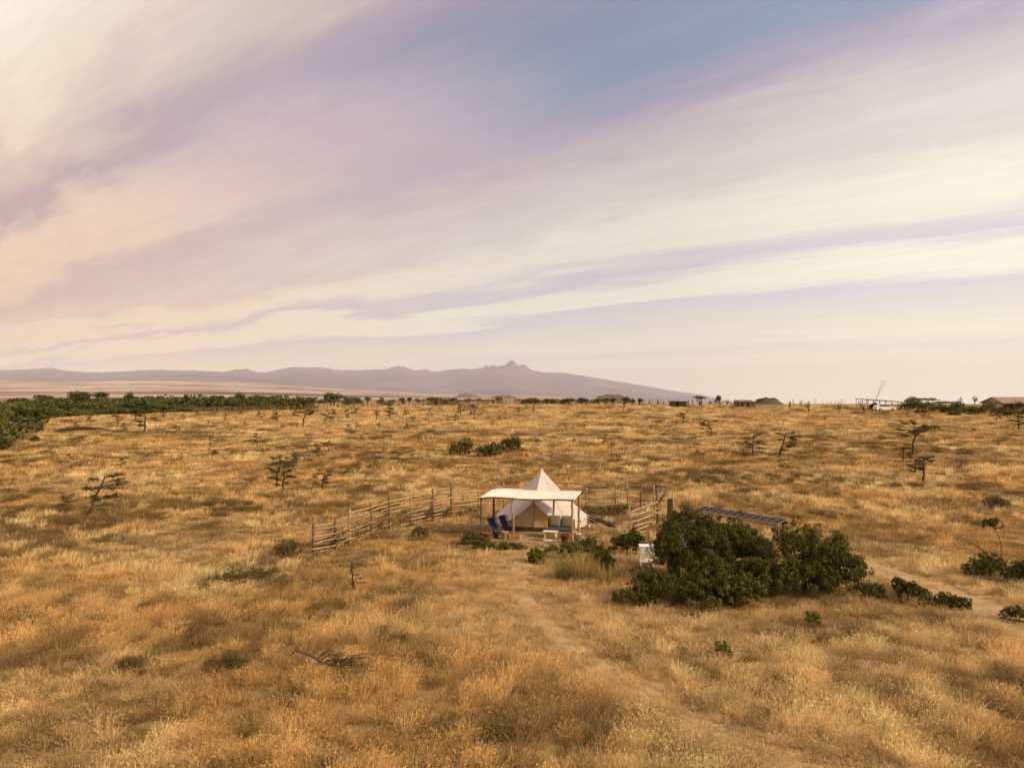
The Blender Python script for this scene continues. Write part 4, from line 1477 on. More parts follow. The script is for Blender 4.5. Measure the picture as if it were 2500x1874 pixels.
near_left = [(172, 1132, 24), (296, 1142, 26), (519, 1126, 26), (441, 1122, 15), (904, 1151, 19), (872, 1152, 21), (921, 1146, 19), (850, 1158, 16), (715, 1142, 30), (120, 1110, 15), (360, 1122, 16), (765, 1191, 28), (60, 1140, 15)]
near_left.sort()
for k_, (u, v, h) in enumerate(near_left):
    thorn_tree(u, v, h, r_.choice([0, 1, 3, 5, 9]), nth(k_) + ' from the left of the low thorn saplings in the left middle ground', r_.uniform(0, 6), r_.uniform(1.0, 1.4), 'thorn saplings of the left middle ground')
right_far = [(1538, 1009, 13), (1492, 1105, 26), (1473, 1087, 26), (1656, 1098, 12), (2288, 1052, 13), (2434, 1031, 28), (2215, 1018, 20), (2254, 1022, 20), (2434, 1090, 12), (1585, 1050, 12), (1700, 1110, 14), (1380, 1050, 15),
             (1345, 1120, 20), (1400, 1085, 14), (1620, 1070, 12), (2100, 1080, 14), (2380, 1060, 14), (2080, 1140, 15)]
right_far.sort()
for k_, (u, v, h) in enumerate(right_far):
    thorn_tree(u, v, h, r_.choice([0, 1, 2, 5, 7, 9]), nth(k_) + ' from the left of the small thorn trees in the field right of the peak', r_.uniform(0, 6), r_.uniform(.7, 1.1), 'small thorn trees of the right field')


# ------------------------------------------------------------------ bushes
def B(u, v, s=0.0):
    p = at(u, v)
    return p


p = B(1690, 1436)
bush('large_bush', p, [(-0.05, 0.4, 1.62, 1.12, 1.1, 1.30), (0.95, 0.5, 1.5, 0.85, 0.9, 1.1), (0.95, 0.6, 2.15, 0.62, 0.6, 0.48), (-1.00, 0.5, 1.20, 0.58, 0.7, 0.90), (0.25, -0.25, 0.9, 1.25, 0.8, 0.95), (0.12, 0.5, 2.55, 0.62, 0.65, 0.52), (-0.95, 0.5, 1.85, 0.4, 0.5, 0.42)],
     52000, 0.035, 'leaf_dark', 'largest dark green rounded bush hiding the solar panels', 21, 0.07)
p = B(1800, 1432)
bush('tall_bush', p, [(0.0, 0.5, 1.45, 0.85, 0.9, 1.30), (0.72, 0.6, 1.05, 0.60, 0.6, 0.95), (-0.6, 0.2, 0.95, 0.7, 0.7, 0.9)],
     28000, 0.035, 'leaf_dark', 'dark green bush in the middle, below the solar panels', 22, 0.06)
p = B(1978, 1455)
bush('tall_bush', p, [(-0.5, 0.4, 1.75, 0.8, 0.8, 1.0), (0.5, 0.3, 1.3, 0.95, 0.85, 1.15), (1.35, 0.1, 0.9, 0.8, 0.7, 0.85), (-0.3, -0.3, 0.8, 0.9, 0.7, 0.75), (0.9, -0.3, 0.6, 0.8, 0.6, 0.6)],
     38000, 0.035, 'leaf_dark', 'dark green bush right of the shelter post, at the cluster end', 23, 0.06)
p = B(1640, 1478)
bush('low_bush', p, [(-1.3, 0.1, 0.30, 0.80, 0.5, 0.32), (0.0, 0.0, 0.55, 0.9, 0.6, 0.55), (1.0, 0.1, 0.5, 0.8, 0.6, 0.5), (-0.6, 0.5, 0.65, 0.8, 0.6, 0.6), (1.9, 0.2, 0.55, 0.5, 0.5, 0.5)],
     21000, 0.036, 'leaf_dark', 'low dense green shrub spreading in front of the largest bush', 24, 0.035)
p = B(1790, 1480)
bush('low_bush', p, [(0.0, 0.0, 0.55, 0.6, 0.5, 0.6), (0.75, 0.2, 0.5, 0.55, 0.5, 0.5)], 3600, 0.05, 'leaf_mid', 'green shrub with yellow tips in front of the middle dark bush', 25, 0.03)
p = B(1885, 1462)
bush('low_bush', p, [(0.0, 0.1, 0.75, 0.85, 0.6, 0.80), (-0.7, 0.3, 0.7, 0.6, 0.5, 0.7)], 11000, 0.043, 'leaf_dark', 'low dark shrub filling the gap below the shelter post', 26, 0.03)
p = B(1740, 1462)
bush('low_bush', p, [(0.0, 0.2, 0.7, 0.8, 0.6, 0.75)], 4500, 0.043, 'leaf_dark', 'dark shrub between the largest bush and the middle one', 27, 0.03)
small = [
    (1525, 1362, [(0, 0, .55, .62, .55, .60), (.45, .3, .75, .45, .4, .6)], 3200, .062, 'leaf_dark', 'dark green bush just left of the white box stand'),
    (1470, 1392, [(0, 0, .40, .55, .45, .42), (-.25, .5, .60, .45, .4, .5)], 3000, .06, 'leaf_mid', 'dark leafy shrub between the porch and the white box stand'),
    (1312, 1374, [(0, 0, .30, .34, .3, .34), (-.2, .3, .22, .25, .25, .24)], 1500, .055, 'leaf_bright', 'light green shrub left of the tall grass clump before the porch'),
    (1390, 1366, [(0, 0, .40, .42, .35, .42), (.35, .4, .36, .3, .3, .34)], 2000, .055, 'leaf_bright', 'bright green leafy shrub in front of the maroon tub'),
    (1345, 1350, [(0, 0, .16, .34, .25, .18)], 700, .045, 'leaf_bright', 'low green plant under the white table'),
    (1440, 1352, [(0, 0, .35, .5, .4, .4)], 1500, .055, 'leaf_mid', 'green shrub right of the front right porch post'),
    (1152, 1330, [(0, 0, .30, .55, .4, .34), (.5, -.1, .22, .4, .3, .25)], 2200, .055, 'leaf_brown', 'dull green flower bed shrub left of the front left post'),
    (1185, 1342, [(0, 0, .20, .6, .25, .22), (.8, 0, .18, .5, .22, .20)], 1900, .05, 'leaf_mid', 'low green border plants along the left of the porch floor'),
    (1256, 1341, [(0, 0, .14, .55, .2, .15)], 900, .045, 'leaf_mid', 'low dark green border plant before the yellow crate'),
    (2224, 1474, [(0, 0, .36, .46, .4, .38), (-.2, .3, .58, .26, .3, .26), (.4, .1, .28, .28, .3, .26)], 2600, .062, 'leaf_dark', 'rounded dark shrub between the bush cluster and the sandy track'),
    (2312, 1486, [(0, 0, .26, .32, .3, .27), (.42, -.1, .22, .28, .3, .22)], 1700, .06, 'leaf_dark', 'small double dark shrub close to the sandy track'),
    (2132, 1460, [(0, 0, .26, .4, .4, .28)], 700, .06, 'leaf_mid', 'sparse green shrub at the right foot of the bush cluster'),
    (2410, 1412, [(0, 0, .50, .65, .55, .5), (.45, .2, .42, .45, .4, .42), (-.5, .1, .35, .4, .4, .35)], 2600, .06, 'leaf_mid', 'green shrub with a bent bare branch beyond the sandy track'),
    (2486, 1432, [(0, 0, .48, .5, .45, .48), (.5, .2, .5, .5, .4, .45)], 2200, .06, 'leaf_dark', 'dark shrub at the right picture edge beyond the track'),
    (2480, 1516, [(0, 0, .22, .45, .3, .22)], 700, .055, 'leaf_mid', 'low green sprig on the near verge of the track at the right edge'),
    (1766, 1614, [(0, 0, .25, .28, .26, .27)], 900, .045, 'leaf_bright', 'small round green shrub alone in the foreground grass'),
    (1983, 1532, [(0, 0, .25, .20, .2, .27)], 700, .045, 'leaf_bright', 'slim green shrub in the grass below the cluster end'),
    (1738, 1498, [(0, 0, .25, .30, .25, .28)], 800, .05, 'leaf_bright', 'yellowish green shrub in grass below the low dense shrub'),
    (2430, 1240, [(0, 0, .35, .8, .6, .36), (.6, .3, .25, .5, .4, .25)], 1600, .06, 'leaf_brown', 'flat brownish shrub under a thorn tree at the far right'),
    (1120, 1113, [(0, 0, .75, 1.1, .9, .85), (.9, .4, .95, .7, .7, .95)], 2600, .10, 'leaf_mid', 'green bush with upright tops, left of the midfield clump of three'),
    (1185, 1117, [(0, 0, .6, 1.2, .8, .65), (.9, .3, .8, .8, .7, .8)], 2600, .10, 'leaf_mid', 'broad green bush in the middle of the midfield clump of three'),
    (1248, 1104, [(0, 0, .85, 1.2, 1.0, .95)], 2200, .10, 'leaf_dark', 'round dark green bush at the right of the midfield clump of three'),
    (590, 1430, [(0, 0, .30, .9, .6, .32), (.8, .4, .35, .7, .5, .36), (-.8, -.2, .25, .6, .5, .26)], 9000, .026, 'leaf_brown', 'wide low dark shrub among the tall grass left of the path'),
    (705, 1358, [(0, 0, .35, .55, .5, .38)], 3000, .034, 'leaf_brown', 'dark round shrub outside the near end of the long fence'),
    (1025, 1312, [(0, 0, .30, .42, .36, .33)], 2400, .032, 'leaf_brown', 'dark round tussock shrub inside the long fence'),
    (545, 1640, [(0, 0, .26, .42, .40, .30), (.3, .1, .2, .3, .3, .22)], 3600, .022, 'leaf_brown', 'dark dense tussock shrub in the near left grass'),
    (335, 1640, [(0, 0, .2, .45, .4, .24), (-.4, .2, .16, .3, .3, .18)], 3000, .022, 'leaf_brown', 'low dark tussock shrub nearest the left foreground'),
]
for i, (u, v, bl, n, lf, mt, lb) in enumerate(small):
    bush('shrub', B(u, v), bl, int(n * 1.5), lf * 0.74, mt, lb, 60 + i, 0.022, 'shrub', clump=0.34)

# a bare bent branch rising from the shrub beyond the track
p = at(2410, 1412)
o = empty('bare_branch', p, 0, 'bent bare branch rising left out of the shrub beyond the track', 'branch')
MB().tube([(0.1, 0, -.1), (0.12, 0, .55), (0.02, 0, 1.05), (-.35, 0, 1.35), (-.8, 0.1, 1.55), (-1.05, .1, 1.75)], [.045, .04, .034, .026, .017, .006], 7).build('limb', M['bark'], o, True)
MB().tube([(-.35, 0, 1.35), (-.42, 0, 1.6), (-.55, .05, 1.68)], [.016, .01, .004], 5).build('twig', M['bark'], o, True)
# sprig tree: bare curved stem with a round tuft
p = at(2440, 1372)
o = empty('sprig_tree', p, 0, 'thin curved stem carrying one round leafy tuft at the right', 'tree')
MB().tube([(0.1, 0, -.1), (0.08, 0, .6), (0.05, 0, 1.0), (-.15, 0, 1.45), (-.3, 0, 1.62)], [.022, .018, .015, .011, .006], 6).build('trunk', M['bark'], o, True)
link('crown', crown_mesh('crown', [(-.36, 0, 1.75, .38, .3, .26)], 700, .055, 91, .4), o, M['leaf_mid'])


# tall clump of ornamental grass before the porch
def grass_clump(name, u, v, n, h, spread, mat, label, seed):
    r = np.random.default_rng(seed)
    P = at(u, v)
    o = empty(name, P, 0, label, 'grass clump')
    V, Fc = blades(r, n, h, spread, 0.010, 0.35, 4)
    link('blades', np_mesh('blades', V, Fc), o, M[mat])


def blades(r, n, h, spread, width, lean, seg=3, bias=(0.0, 0.0), droop=0.5):
    """tapering, bending grass blades as strips of faces"""
    a = r.uniform(0, 2 * np.pi, n); q = np.sqrt(r.random(n)) * spread
    base = np.stack([q * np.cos(a), q * np.sin(a), np.zeros(n)], 1)
    L = h * r.uniform(0.55, 1.1, n)
    az = a + r.normal(0, 0.9, n)
    ln = np.abs(r.normal(lean, lean * 0.5, n))
    d = np.stack([np.cos(az) * ln + bias[0], np.sin(az) * ln + bias[1]], 1)
    wd = r.uniform(0, 2 * np.pi, n)
    side = np.stack([np.cos(wd), np.sin(wd), np.zeros(n)], 1) * (width * r.uniform(0.7, 1.3, n))[:, None]
    V = np.zeros((n, seg + 1, 2, 3))
    for i in range(seg + 1):
        t = i / seg
        c = base.copy()
        c[:, :2] += d * (L * (t * 0.55 + droop * t * t))[:, None]
        c[:, 2] = L * (t - 0.28 * t * t * np.minimum(np.linalg.norm(d, axis=1), 1.2)) - 0.03
        w = 1.0 - 0.8 * t ** 1.5
        V[:, i, 0] = c - side * w; V[:, i, 1] = c + side * w
    V = V.reshape(-1, 3)
    Fs = []
    st = (seg + 1) * 2
    o_ = np.arange(n)[:, None] * st
    for i in range(seg):
        Fs.append(o_ + np.array([i * 2, i * 2 + 1, i * 2 + 3, i * 2 + 2]))
    return V, np.concatenate(Fs)


M['reed'] = material('reed', (0.50, 0.33, 0.12), (0.30, 0.25, 0.075), 2.0, 0.8, trans=0.35, island=0.35)
M['reed_green'] = material('reed_green', (0.22, 0.21, 0.055), (0.32, 0.25, 0.08), 2.0, 0.8, trans=0.35, island=0.35)
grass_clump('reed_clump', 1420, 1418, 420, 1.35, 0.42, 'reed', 'tall straw coloured grass clump in front of the bright green shrub', 5)
grass_clump('reed_clump', 1380, 1414, 320, 1.15, 0.36, 'reed_green', 'tall greenish grass clump left of the straw coloured one', 6)
grass_clump('reed_clump', 1478, 1424, 220, 0.95, 0.28, 'reed', 'smaller straw grass clump right of the tall straw one', 7)


# climbers on the long fence
for i, (u, v, w, h, lb) in enumerate([(805, 1342, .9, .75, 'leafy climber on the fence near its left end'), (868, 1325, 1.1, .95, 'leafy climber filling the third bay of the long fence'),
                                      (920, 1306, 1.0, .95, 'tall leafy climber on the fourth bay of the long fence'), (975, 1290, 1.0, .85, 'leafy climber on the fifth bay of the long fence'),
                                      (1040, 1273, .6, .6, 'thin climber at the foot of the sixth bay of the long fence'), (1085, 1264, .55, .5, 'small climber on the long fence behind the bottle stake'),
                                      (1140, 1258, 1.0, .45, 'row of low green plants at the fence left of the porch')]):
    p = at(u, v) + Vector((0.10, -0.15, 0))
    bush('fence_climber', p, [(0, 0, h * .45, w * .6, .14, h * .6), (w * .45, .12, h * .8, w * .4, .12, h * .6)], 700, .034, 'leaf_bright' if i % 2 else 'leaf_brown', lb, 200 + i, 0.014, 'climber', 'climbers on the long fence', 0.5)
for i, (u, v, lb) in enumerate([(1450, 1256, 'dark garden plant behind the tent by the back fence, nearest the tent'), (1492, 1258, 'dark garden plant by the back fence left of the pale rails'), (1522, 1252, 'dark garden plant by the back fence behind the pale rails')]):
    bush('garden_plant', at(u, v), [(0, 0, .24, .75, .4, .28)], 900, .045, 'leaf_brown', lb, 230 + i, 0.015, 'plant')


# heap of cut branches, fallen dead branch
def branch_heap(u0, v0, u1, v1, label):
    a, b = at(u0, v0), at(u1, v1)
    o = empty('branch_heap', a, 0, label, 'branches')
    r = random.Random(9)
    mb = MB()
    d = b - a
    for i in range(150):
        t = r.random()
        hgt = 0.95 * math.sin(math.pi * min(max(t * .8 + .25, 0), 1)) * r.random() ** .7
        c = d * t + Vector((0, r.uniform(-.9, .9), hgt))
        ax = (d.normalized() + Vector((r.uniform(-.25, .25), r.uniform(-.5, .5), r.uniform(-.15, .22)))).normalized()
        L = r.uniform(.7, 1.7)
        mb.tube([c - ax * L * .5, c + Vector((0, 0, r.uniform(-.05, .1))), c + ax * L * .5], [r.uniform(.03, .06), .03, .01], 4, False)
    mb.build('cut_branch', M['dead_wood'], o)['kind'] = 'stuff'
    rn = np.random.default_rng(3)
    n = 1400
    t = rn.random(n)
    P = np.array(a - a)[None, :] + np.array(d)[None, :] * t[:, None] + np.stack([rn.normal(0, .3, n), rn.uniform(-.8, .8, n), 0.9 * np.sin(np.pi * np.clip(t * .8 + .25, 0, 1)) * rn.random(n) ** .6], 1)
    V, Fc = leaf_quads(P, rn.normal(0, 1, (n, 3)), .09, rn, .3, .35)
    link('dry_twig_litter', np_mesh('twigs', V, Fc), o, M['dead_wood'])['kind'] = 'stuff'


branch_heap(145, 1060, 262, 1049, 'long dark heap of cut thorn branches in the far left field')


def dead_branch():
    P = at(815, 1648)
    s = P.y / F
    o = empty('dead_branch', P, 0, 'fallen dead thorn branch lying in the foreground grass', 'branch')
    r = random.Random(12)
    def q(u, v, dy=0.0):
        return Vector(((u - 815) * s, dy, (1648 - v) * s * 1.0 + 0.30))
    MB().tube([q(706, 1626), q(722, 1614), q(745, 1620), q(765, 1628), q(782, 1640), q(805, 1646), q(835, 1648)], [.012, .020, .028, .034, .040, .044, .036], 6).build('limb', M['dead_wood'], o, True)
    for i in range(26):
        st = q(r.uniform(770, 850), r.uniform(1636, 1652), r.uniform(-.15, .15))
        e = st + Vector((r.uniform(.15, .95), r.uniform(-.3, .3), r.uniform(-.22, .32)))
        m_ = st.lerp(e, .5) + Vector((0, 0, r.uniform(.0, .10)))
        tw = MB().tube([st, m_, e], [.020, .014, .006], 5, False)
        for k_ in range(4):
            a = st.lerp(e, r.uniform(.3, 1)); tw.tube([a, a + Vector((r.uniform(-.05, .2), r.uniform(-.1, .1), r.uniform(-.12, .14)))], [.006, .002], 4, False)
        tw.build('twig', M['dead_wood'], o, True)
    for (u, v) in ((830, 1672), (862, 1676), (806, 1668)):
        MB().tube([q(815, 1648), q((815 + u) / 2 + 6, 1655), q(u, v)], [.024, .017, .008], 5).build('twig', M['dead_wood'], o, True)


dead_branch()


# ------------------------------------------------------------------ scattered ground cover
def scatter(name, protos, pts, rotz, scl, idx, tint, label, cat):
    """protos: list of (mesh, material). One stuff object that instances them on its points."""
    col = bpy.data.collections.new(name + '_kinds')
    for i, (me, mat) in enumerate(protos):
        if not me.materials: me.materials.append(mat)
        ob = bpy.data.objects.new('%s_kind_%02d' % (name, i), me)
        col.objects.link(ob)
    n = len(pts)
    me = bpy.data.meshes.new(name)
    me.vertices.add(n); me.vertices.foreach_set('co', np.asarray(pts, np.float32).ravel())
    def attr(nm, typ, data, key):
        a = me.attributes.new(nm, typ, 'POINT'); a.data.foreach_set(key, np.ascontiguousarray(data).ravel())
    attr('rz', 'FLOAT', np.asarray(rotz, np.float32), 'value')
    attr('scl', 'FLOAT_VECTOR', np.asarray(scl, np.float32), 'vector')
    attr('kd', 'INT', np.asarray(idx, np.int32), 'value')
    attr('tint', 'FLOAT_VECTOR', np.asarray(tint, np.float32), 'vector')
    o = link(name, me)
    tag(o, label, cat, kind='stuff')
    g = bpy.data.node_groups.new(name, 'GeometryNodeTree')
    g.interface.new_socket('Geometry', in_out='INPUT', socket_type='NodeSocketGeometry')
    g.interface.new_socket('Geometry', in_out='OUTPUT', socket_type='NodeSocketGeometry')
    N = g.nodes; Lk = g.links
    gi = N.new('NodeGroupInput'); go = N.new('NodeGroupOutput')
    ci = N.new('GeometryNodeCollectionInfo'); ci.inputs['Collection'].default_value = col
    ci.inputs['Separate Children'].default_value = True; ci.inputs['Reset Children'].default_value = True
    ip = N.new('GeometryNodeInstanceOnPoints'); ip.inputs['Pick Instance'].default_value = True
    def na(nm, typ):
        x = N.new('GeometryNodeInputNamedAttribute'); x.data_type = typ; x.inputs['Name'].default_value = nm
        return x.outputs['Attribute']
    cx = N.new('ShaderNodeCombineXYZ')
    Lk.new(na('rz', 'FLOAT'), cx.inputs['Z'])
    Lk.new(gi.outputs[0], ip.inputs['Points'])
    Lk.new(ci.outputs[0], ip.inputs['Instance'])
    Lk.new(na('kd', 'INT'), ip.inputs['Instance Index'])
    Lk.new(cx.outputs[0], ip.inputs['Rotation'])
    Lk.new(na('scl', 'FLOAT_VECTOR'), ip.inputs['Scale'])
    Lk.new(ip.outputs[0], go.inputs[0])
    md = o.modifiers.new('scatter', 'NODES'); md.node_group = g
    return o


M['grass'] = scatter_material('grass', 0.30, 0.40)
M['scrub'] = scatter_material('scrub', 0.15, 0.45)


def grass_fields(X, Y):
    """local character of the vegetation: tall blond grass, short turf, dark scrub, bare paths"""
    D = np.hypot(X, Y)
    u = U0 + F * X / np.maximum(Y, 1)
    vv = V0 + F * (CAMZ - zg(X, Y)) / np.maximum(Y, 1)
    big = fbm(X / 9.0 + 3, Y / 13.0, 21, 3)
    fine = fbm(X / 2.2, Y / 2.8, 22, 3)
    vfine = fbm(X / 0.9, Y / 1.2, 23, 2)
    tall = sstep(0.40 * big + 0.32 * fine + 0.28 * vfine, 0.44, 0.60)
    # short grazed sward in front of the porch and inside the fence
    sward = np.exp(-(((X - 0.4 - 0.02 * (Y - 30) ** 2 * 0.05) / 4.2) ** 2 + ((Y - 29) / 9.0) ** 2) ** 1.6)
    camp = ((Y > 35) & (Y < 47.5) & (X > -9.6 + 0.82 * (Y - 35.5)) & (X < 7.6)).astype(float)
    short = np.maximum(sward * 0.95, camp)
    # distance to the two paths
    def dpath(Pp):
        d = np.full(X.shape, 1e9)
        for q in Pp[::6]:
            d = np.minimum(d, (X - q[0]) ** 2 + (Y - q[1]) ** 2)
        return np.sqrt(d)
    return u, vv, tall, short, dpath(PATH1), dpath(PATH2), fine, big, sward


def near_objects(X, Y):
    """True where the slab, tent or other built things stand"""
    dx = X - ORG.x; dy = Y - ORG.y
    r = dx * RH.x + dy * RH.y; d = dx * DH.x + dy * DH.y
    slab = (r > -0.05) & (r < 5.2) & (d > -0.42) & (d < 2.6)
    tent = (r - 2.45) ** 2 + (d - 4.95) ** 2 < 2.85 ** 2
    return slab | tent


def scrub_density(X, Y):
    """where low dark shrubs grow: long uneven drifts"""
    return fbm(X / 16.0 + 11, Y / 12.0 + 5, 31, 4)


def scrub_mask(X, Y):
    s = scrub_density(X, Y)
    f2 = fbm(X / 2.6, Y / 2.0, 35, 2)
    lo_ = 0.512 - 0.022 * sstep(Y, 38, 52) * (1 - sstep(Y, 115, 150))
    side = 1 - 0.85 * sstep(X, 1.5, 5.0) * (1 - sstep(Y, 25, 31))
    return side * sstep((0.60 * s + 0.40 * f2 - lo_) / 0.09, 0.0, 1.0) * np.where((np.hypot((X - 0.5) / 1.0, (Y - 29) / 2.0) < 4.5), 0.15, 1.0)


def build_grass():
    r = np.random.default_rng(11)
    protos = []
    # 0-3 tall near tufts, bent by the wind to the right; 4-7 short tangled turf; 8-10 middling bunches
    def headed(n, *a):
        # feathery seed heads round the tip of every blade
        V, Fc = blades(r, n, *a)
        seg = a[4]
        q = V.reshape(n, seg + 1, 2, 3).mean(2)
        d = q[:, -1] - q[:, -2]; d /= np.linalg.norm(d, axis=1, keepdims=True)
        k_ = np.repeat(np.arange(n), 2)
        c = q[k_, -1] - d[k_] * r.uniform(-.01, .09, (len(k_), 1)) + r.normal(0, .006, (len(k_), 3))
        ax = d[k_] + r.normal(0, .35, (len(k_), 3)); ax /= np.linalg.norm(ax, axis=1, keepdims=True)
        sd = np.cross(ax, r.normal(0, 1, (len(k_), 3))); sd /= np.linalg.norm(sd, axis=1, keepdims=True)
        L_ = r.uniform(.015, .035, (len(k_), 1)); W_ = r.uniform(.004, .008, (len(k_), 1))
        V2 = np.stack([c - ax * L_, c + sd * W_, c + ax * L_, c - sd * W_], 1).reshape(-1, 3)
        F2 = np.arange(len(V2)).reshape(-1, 4) + len(V)
        return np.concatenate([V, V2]), np.concatenate([Fc, F2])
    for i in range(4):
        protos.append((np_mesh('tall_tuft', *headed(78, 0.50, 0.16, 0.0040, 0.30 + 0.06 * i, 3, (0.26, 0.0))), M['grass']))
    for i in range(4):
        protos.append((np_mesh('short_tuft', *blades(r, 80, 0.20, 0.23, 0.0060, 1.0, 2, (0.05, 0.0))), M['grass']))
    for i in range(3):
        protos.append((np_mesh('bunch', *headed(64, 0.36, 0.14, 0.0044, 0.55, 3, (0.10, 0.0))), M['grass']))
    litter = []
    for i in range(3):
        m_ = 90
        P_ = np.stack([r.normal(0, .16, m_), r.normal(0, .16, m_), np.abs(r.normal(.03, .05, m_))], 1)
        Nn = r.normal(0, .5, (m_, 3)); Nn[:, 2] += 1
        litter.append((np_mesh('straw_litter', *leaf_quads(P_, Nn, 0.075, r, 0.0, 0.07)), M['grass']))
    # 11-13 tall, 14-16 short for the middle distance
    for i in range(3):
        protos.append((np_mesh('tall_tuft_mid', *blades(r, 48, 0.50, 0.25, 0.010, 0.36, 2, (0.22, 0.0))), M['grass']))
    for i in range(3):
        protos.append((np_mesh('short_tuft_mid', *blades(r, 46, 0.24, 0.28, 0.012, 0.9, 2, (0.05, 0.0))), M['grass']))
    # 17-19 broad far clumps
    for i in range(3):
        protos.append((np_mesh('far_clump', *blades(r, 60, 0.50, 0.55, 0.022, 0.40, 2, (0.15, 0.0))), M['grass']))
    protos += litter        # 20-22 broken straws lying about
    zones = [(10.5, 20, 34.0, 0), (20, 31, 26.0, 0), (31, 46, 14.0, 1), (46, 66, 7.5, 1), (66, 110, 2.6, 2), (110, 205, 1.0, 2)]
    allp, allr, alls, alli, allt = [], [], [], [], []
    for y0, y1, dens, lod in zones:
        half = 0.72 * y1 * 1.10 + 2.5
        n = int((y1 - y0) * 2 * half * dens)
        X = r.uniform(-half, half, n); Y = r.uniform(y0, y1, n)
        k = np.abs(X) < 0.72 * Y * 1.10 + 2.5
        X, Y = X[k], Y[k]
        u, vv, tall, short, d1, d2, fine, big, sward_ = grass_fields(X, Y)
        n = len(X)
        keep = ~near_objects(X, Y)
        keep &= ~((d1 < 0.5) & (r.random(n) < 0.40)) & ~((d2 < 0.95) & (d2 > 0.20) & (r.random(n) < 0.97)) & ~((d2 < 0.20) & (r.random(n) < 0.5))
        E = np.interp(u, EDGE_U, EDGE_D)
        keep &= Y < E * 0.995
        dens_n = fbm(X / 1.3, Y / 1.3, 71, 2)
        keep &= r.random(n) < 0.40 + 0.85 * sstep(dens_n, 0.3, 0.6)
        keep &= r.random(n) > 0.5 * scrub_mask(X, Y)
        X, Y, tall, short, d1, d2, fine, big, u, vv, sward_ = [a[keep] for a in (X, Y, tall, short, d1, d2, fine, big, u, vv, sward_)]
        n = len(X)
        pathy = np.maximum(np.exp(-(d1 / 1.15) ** 4), np.exp(-(d2 / 1.6) ** 4))
        tallness = tall * (1 - 0.92 * short) * (1 - pathy)
        istall = r.random(n) < tallness * 0.95
        hs = np.where(istall, r.uniform(0.40, 1.15, n) * (0.7 + 0.5 * big), r.uniform(0.55, 1.25, n))
        hs *= np.where(short > 0.5, 0.75, 1.0) * (1 - 0.5 * pathy)
        if lod == 0:
            idx = np.where(istall, r.integers(0, 4, n), np.where(r.random(n) < 0.26, r.integers(8, 11, n), np.where(r.random(n) < 0.34, r.integers(20, 23, n), r.integers(4, 8, n))))
        elif lod == 1:
            idx = np.where(istall, r.integers(11, 14, n), r.integers(14, 17, n))
        else:
            idx = r.integers(17, 20, n)
            hs = np.where(istall, r.uniform(.6, 1.1, n), r.uniform(.35, .7, n))
        wmul = r.uniform(0.85, 1.25, n) * (1.0 if lod < 2 else (1.15 if y1 < 120 else 1.7))
        S = np.stack([wmul, wmul, hs * (1.0 if lod < 2 else (1.0 if y1 < 120 else 1.15))], 1)
        # colours: blond, orange, brown, a little green
        blond = np.array([0.82, 0.585, 0.285]); orange = np.array([0.70, 0.445, 0.175]); brown = np.array([0.27, 0.160, 0.066]); olive = np.array([0.21, 0.165, 0.058])
        c1 = sstep(fbm(X / 6.0 + 40, Y / 6.0, 81, 3), 0.36, 0.64)[:, None]
        T = blond * c1 + orange * (1 - c1)
        T = np.where(istall[:, None], T * 1.06, T * np.array([0.80, 0.76, 0.72]))
        br = (sstep(0.45 * fbm(X / 3.4 + 9, Y / 3.4, 91, 3) + 0.55 * fbm(X / 0.8, Y / 1.0, 93, 2), 0.49, 0.64) * 0.72 * (1 - pathy))[:, None]
        T = T * (1 - br) + brown * br
        gr = (r.random(n) < 0.04 + 0.16 * sstep(fbm(X / 4.0 + 70, Y / 4.0, 55, 3), .52, .66))[:, None]
        T = np.where(gr, olive, T)
        cm = (np.maximum(sward_, pathy) * 0.7 + short * 0.12)[:, None]
        T = T * (1 - cm) + np.array([0.66, 0.45, 0.215]) * cm
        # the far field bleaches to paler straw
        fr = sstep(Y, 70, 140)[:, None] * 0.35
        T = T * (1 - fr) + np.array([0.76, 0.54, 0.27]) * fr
        T = np.minimum(T * r.uniform(0.55, 1.28, (n, 1)), 0.9)
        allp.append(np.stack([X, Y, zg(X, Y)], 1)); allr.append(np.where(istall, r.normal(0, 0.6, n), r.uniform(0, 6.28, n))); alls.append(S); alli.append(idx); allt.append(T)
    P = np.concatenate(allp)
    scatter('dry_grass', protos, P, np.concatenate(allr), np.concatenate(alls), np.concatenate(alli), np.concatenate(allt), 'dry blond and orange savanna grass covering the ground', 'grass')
    print('grass tufts', len(P))


build_grass()


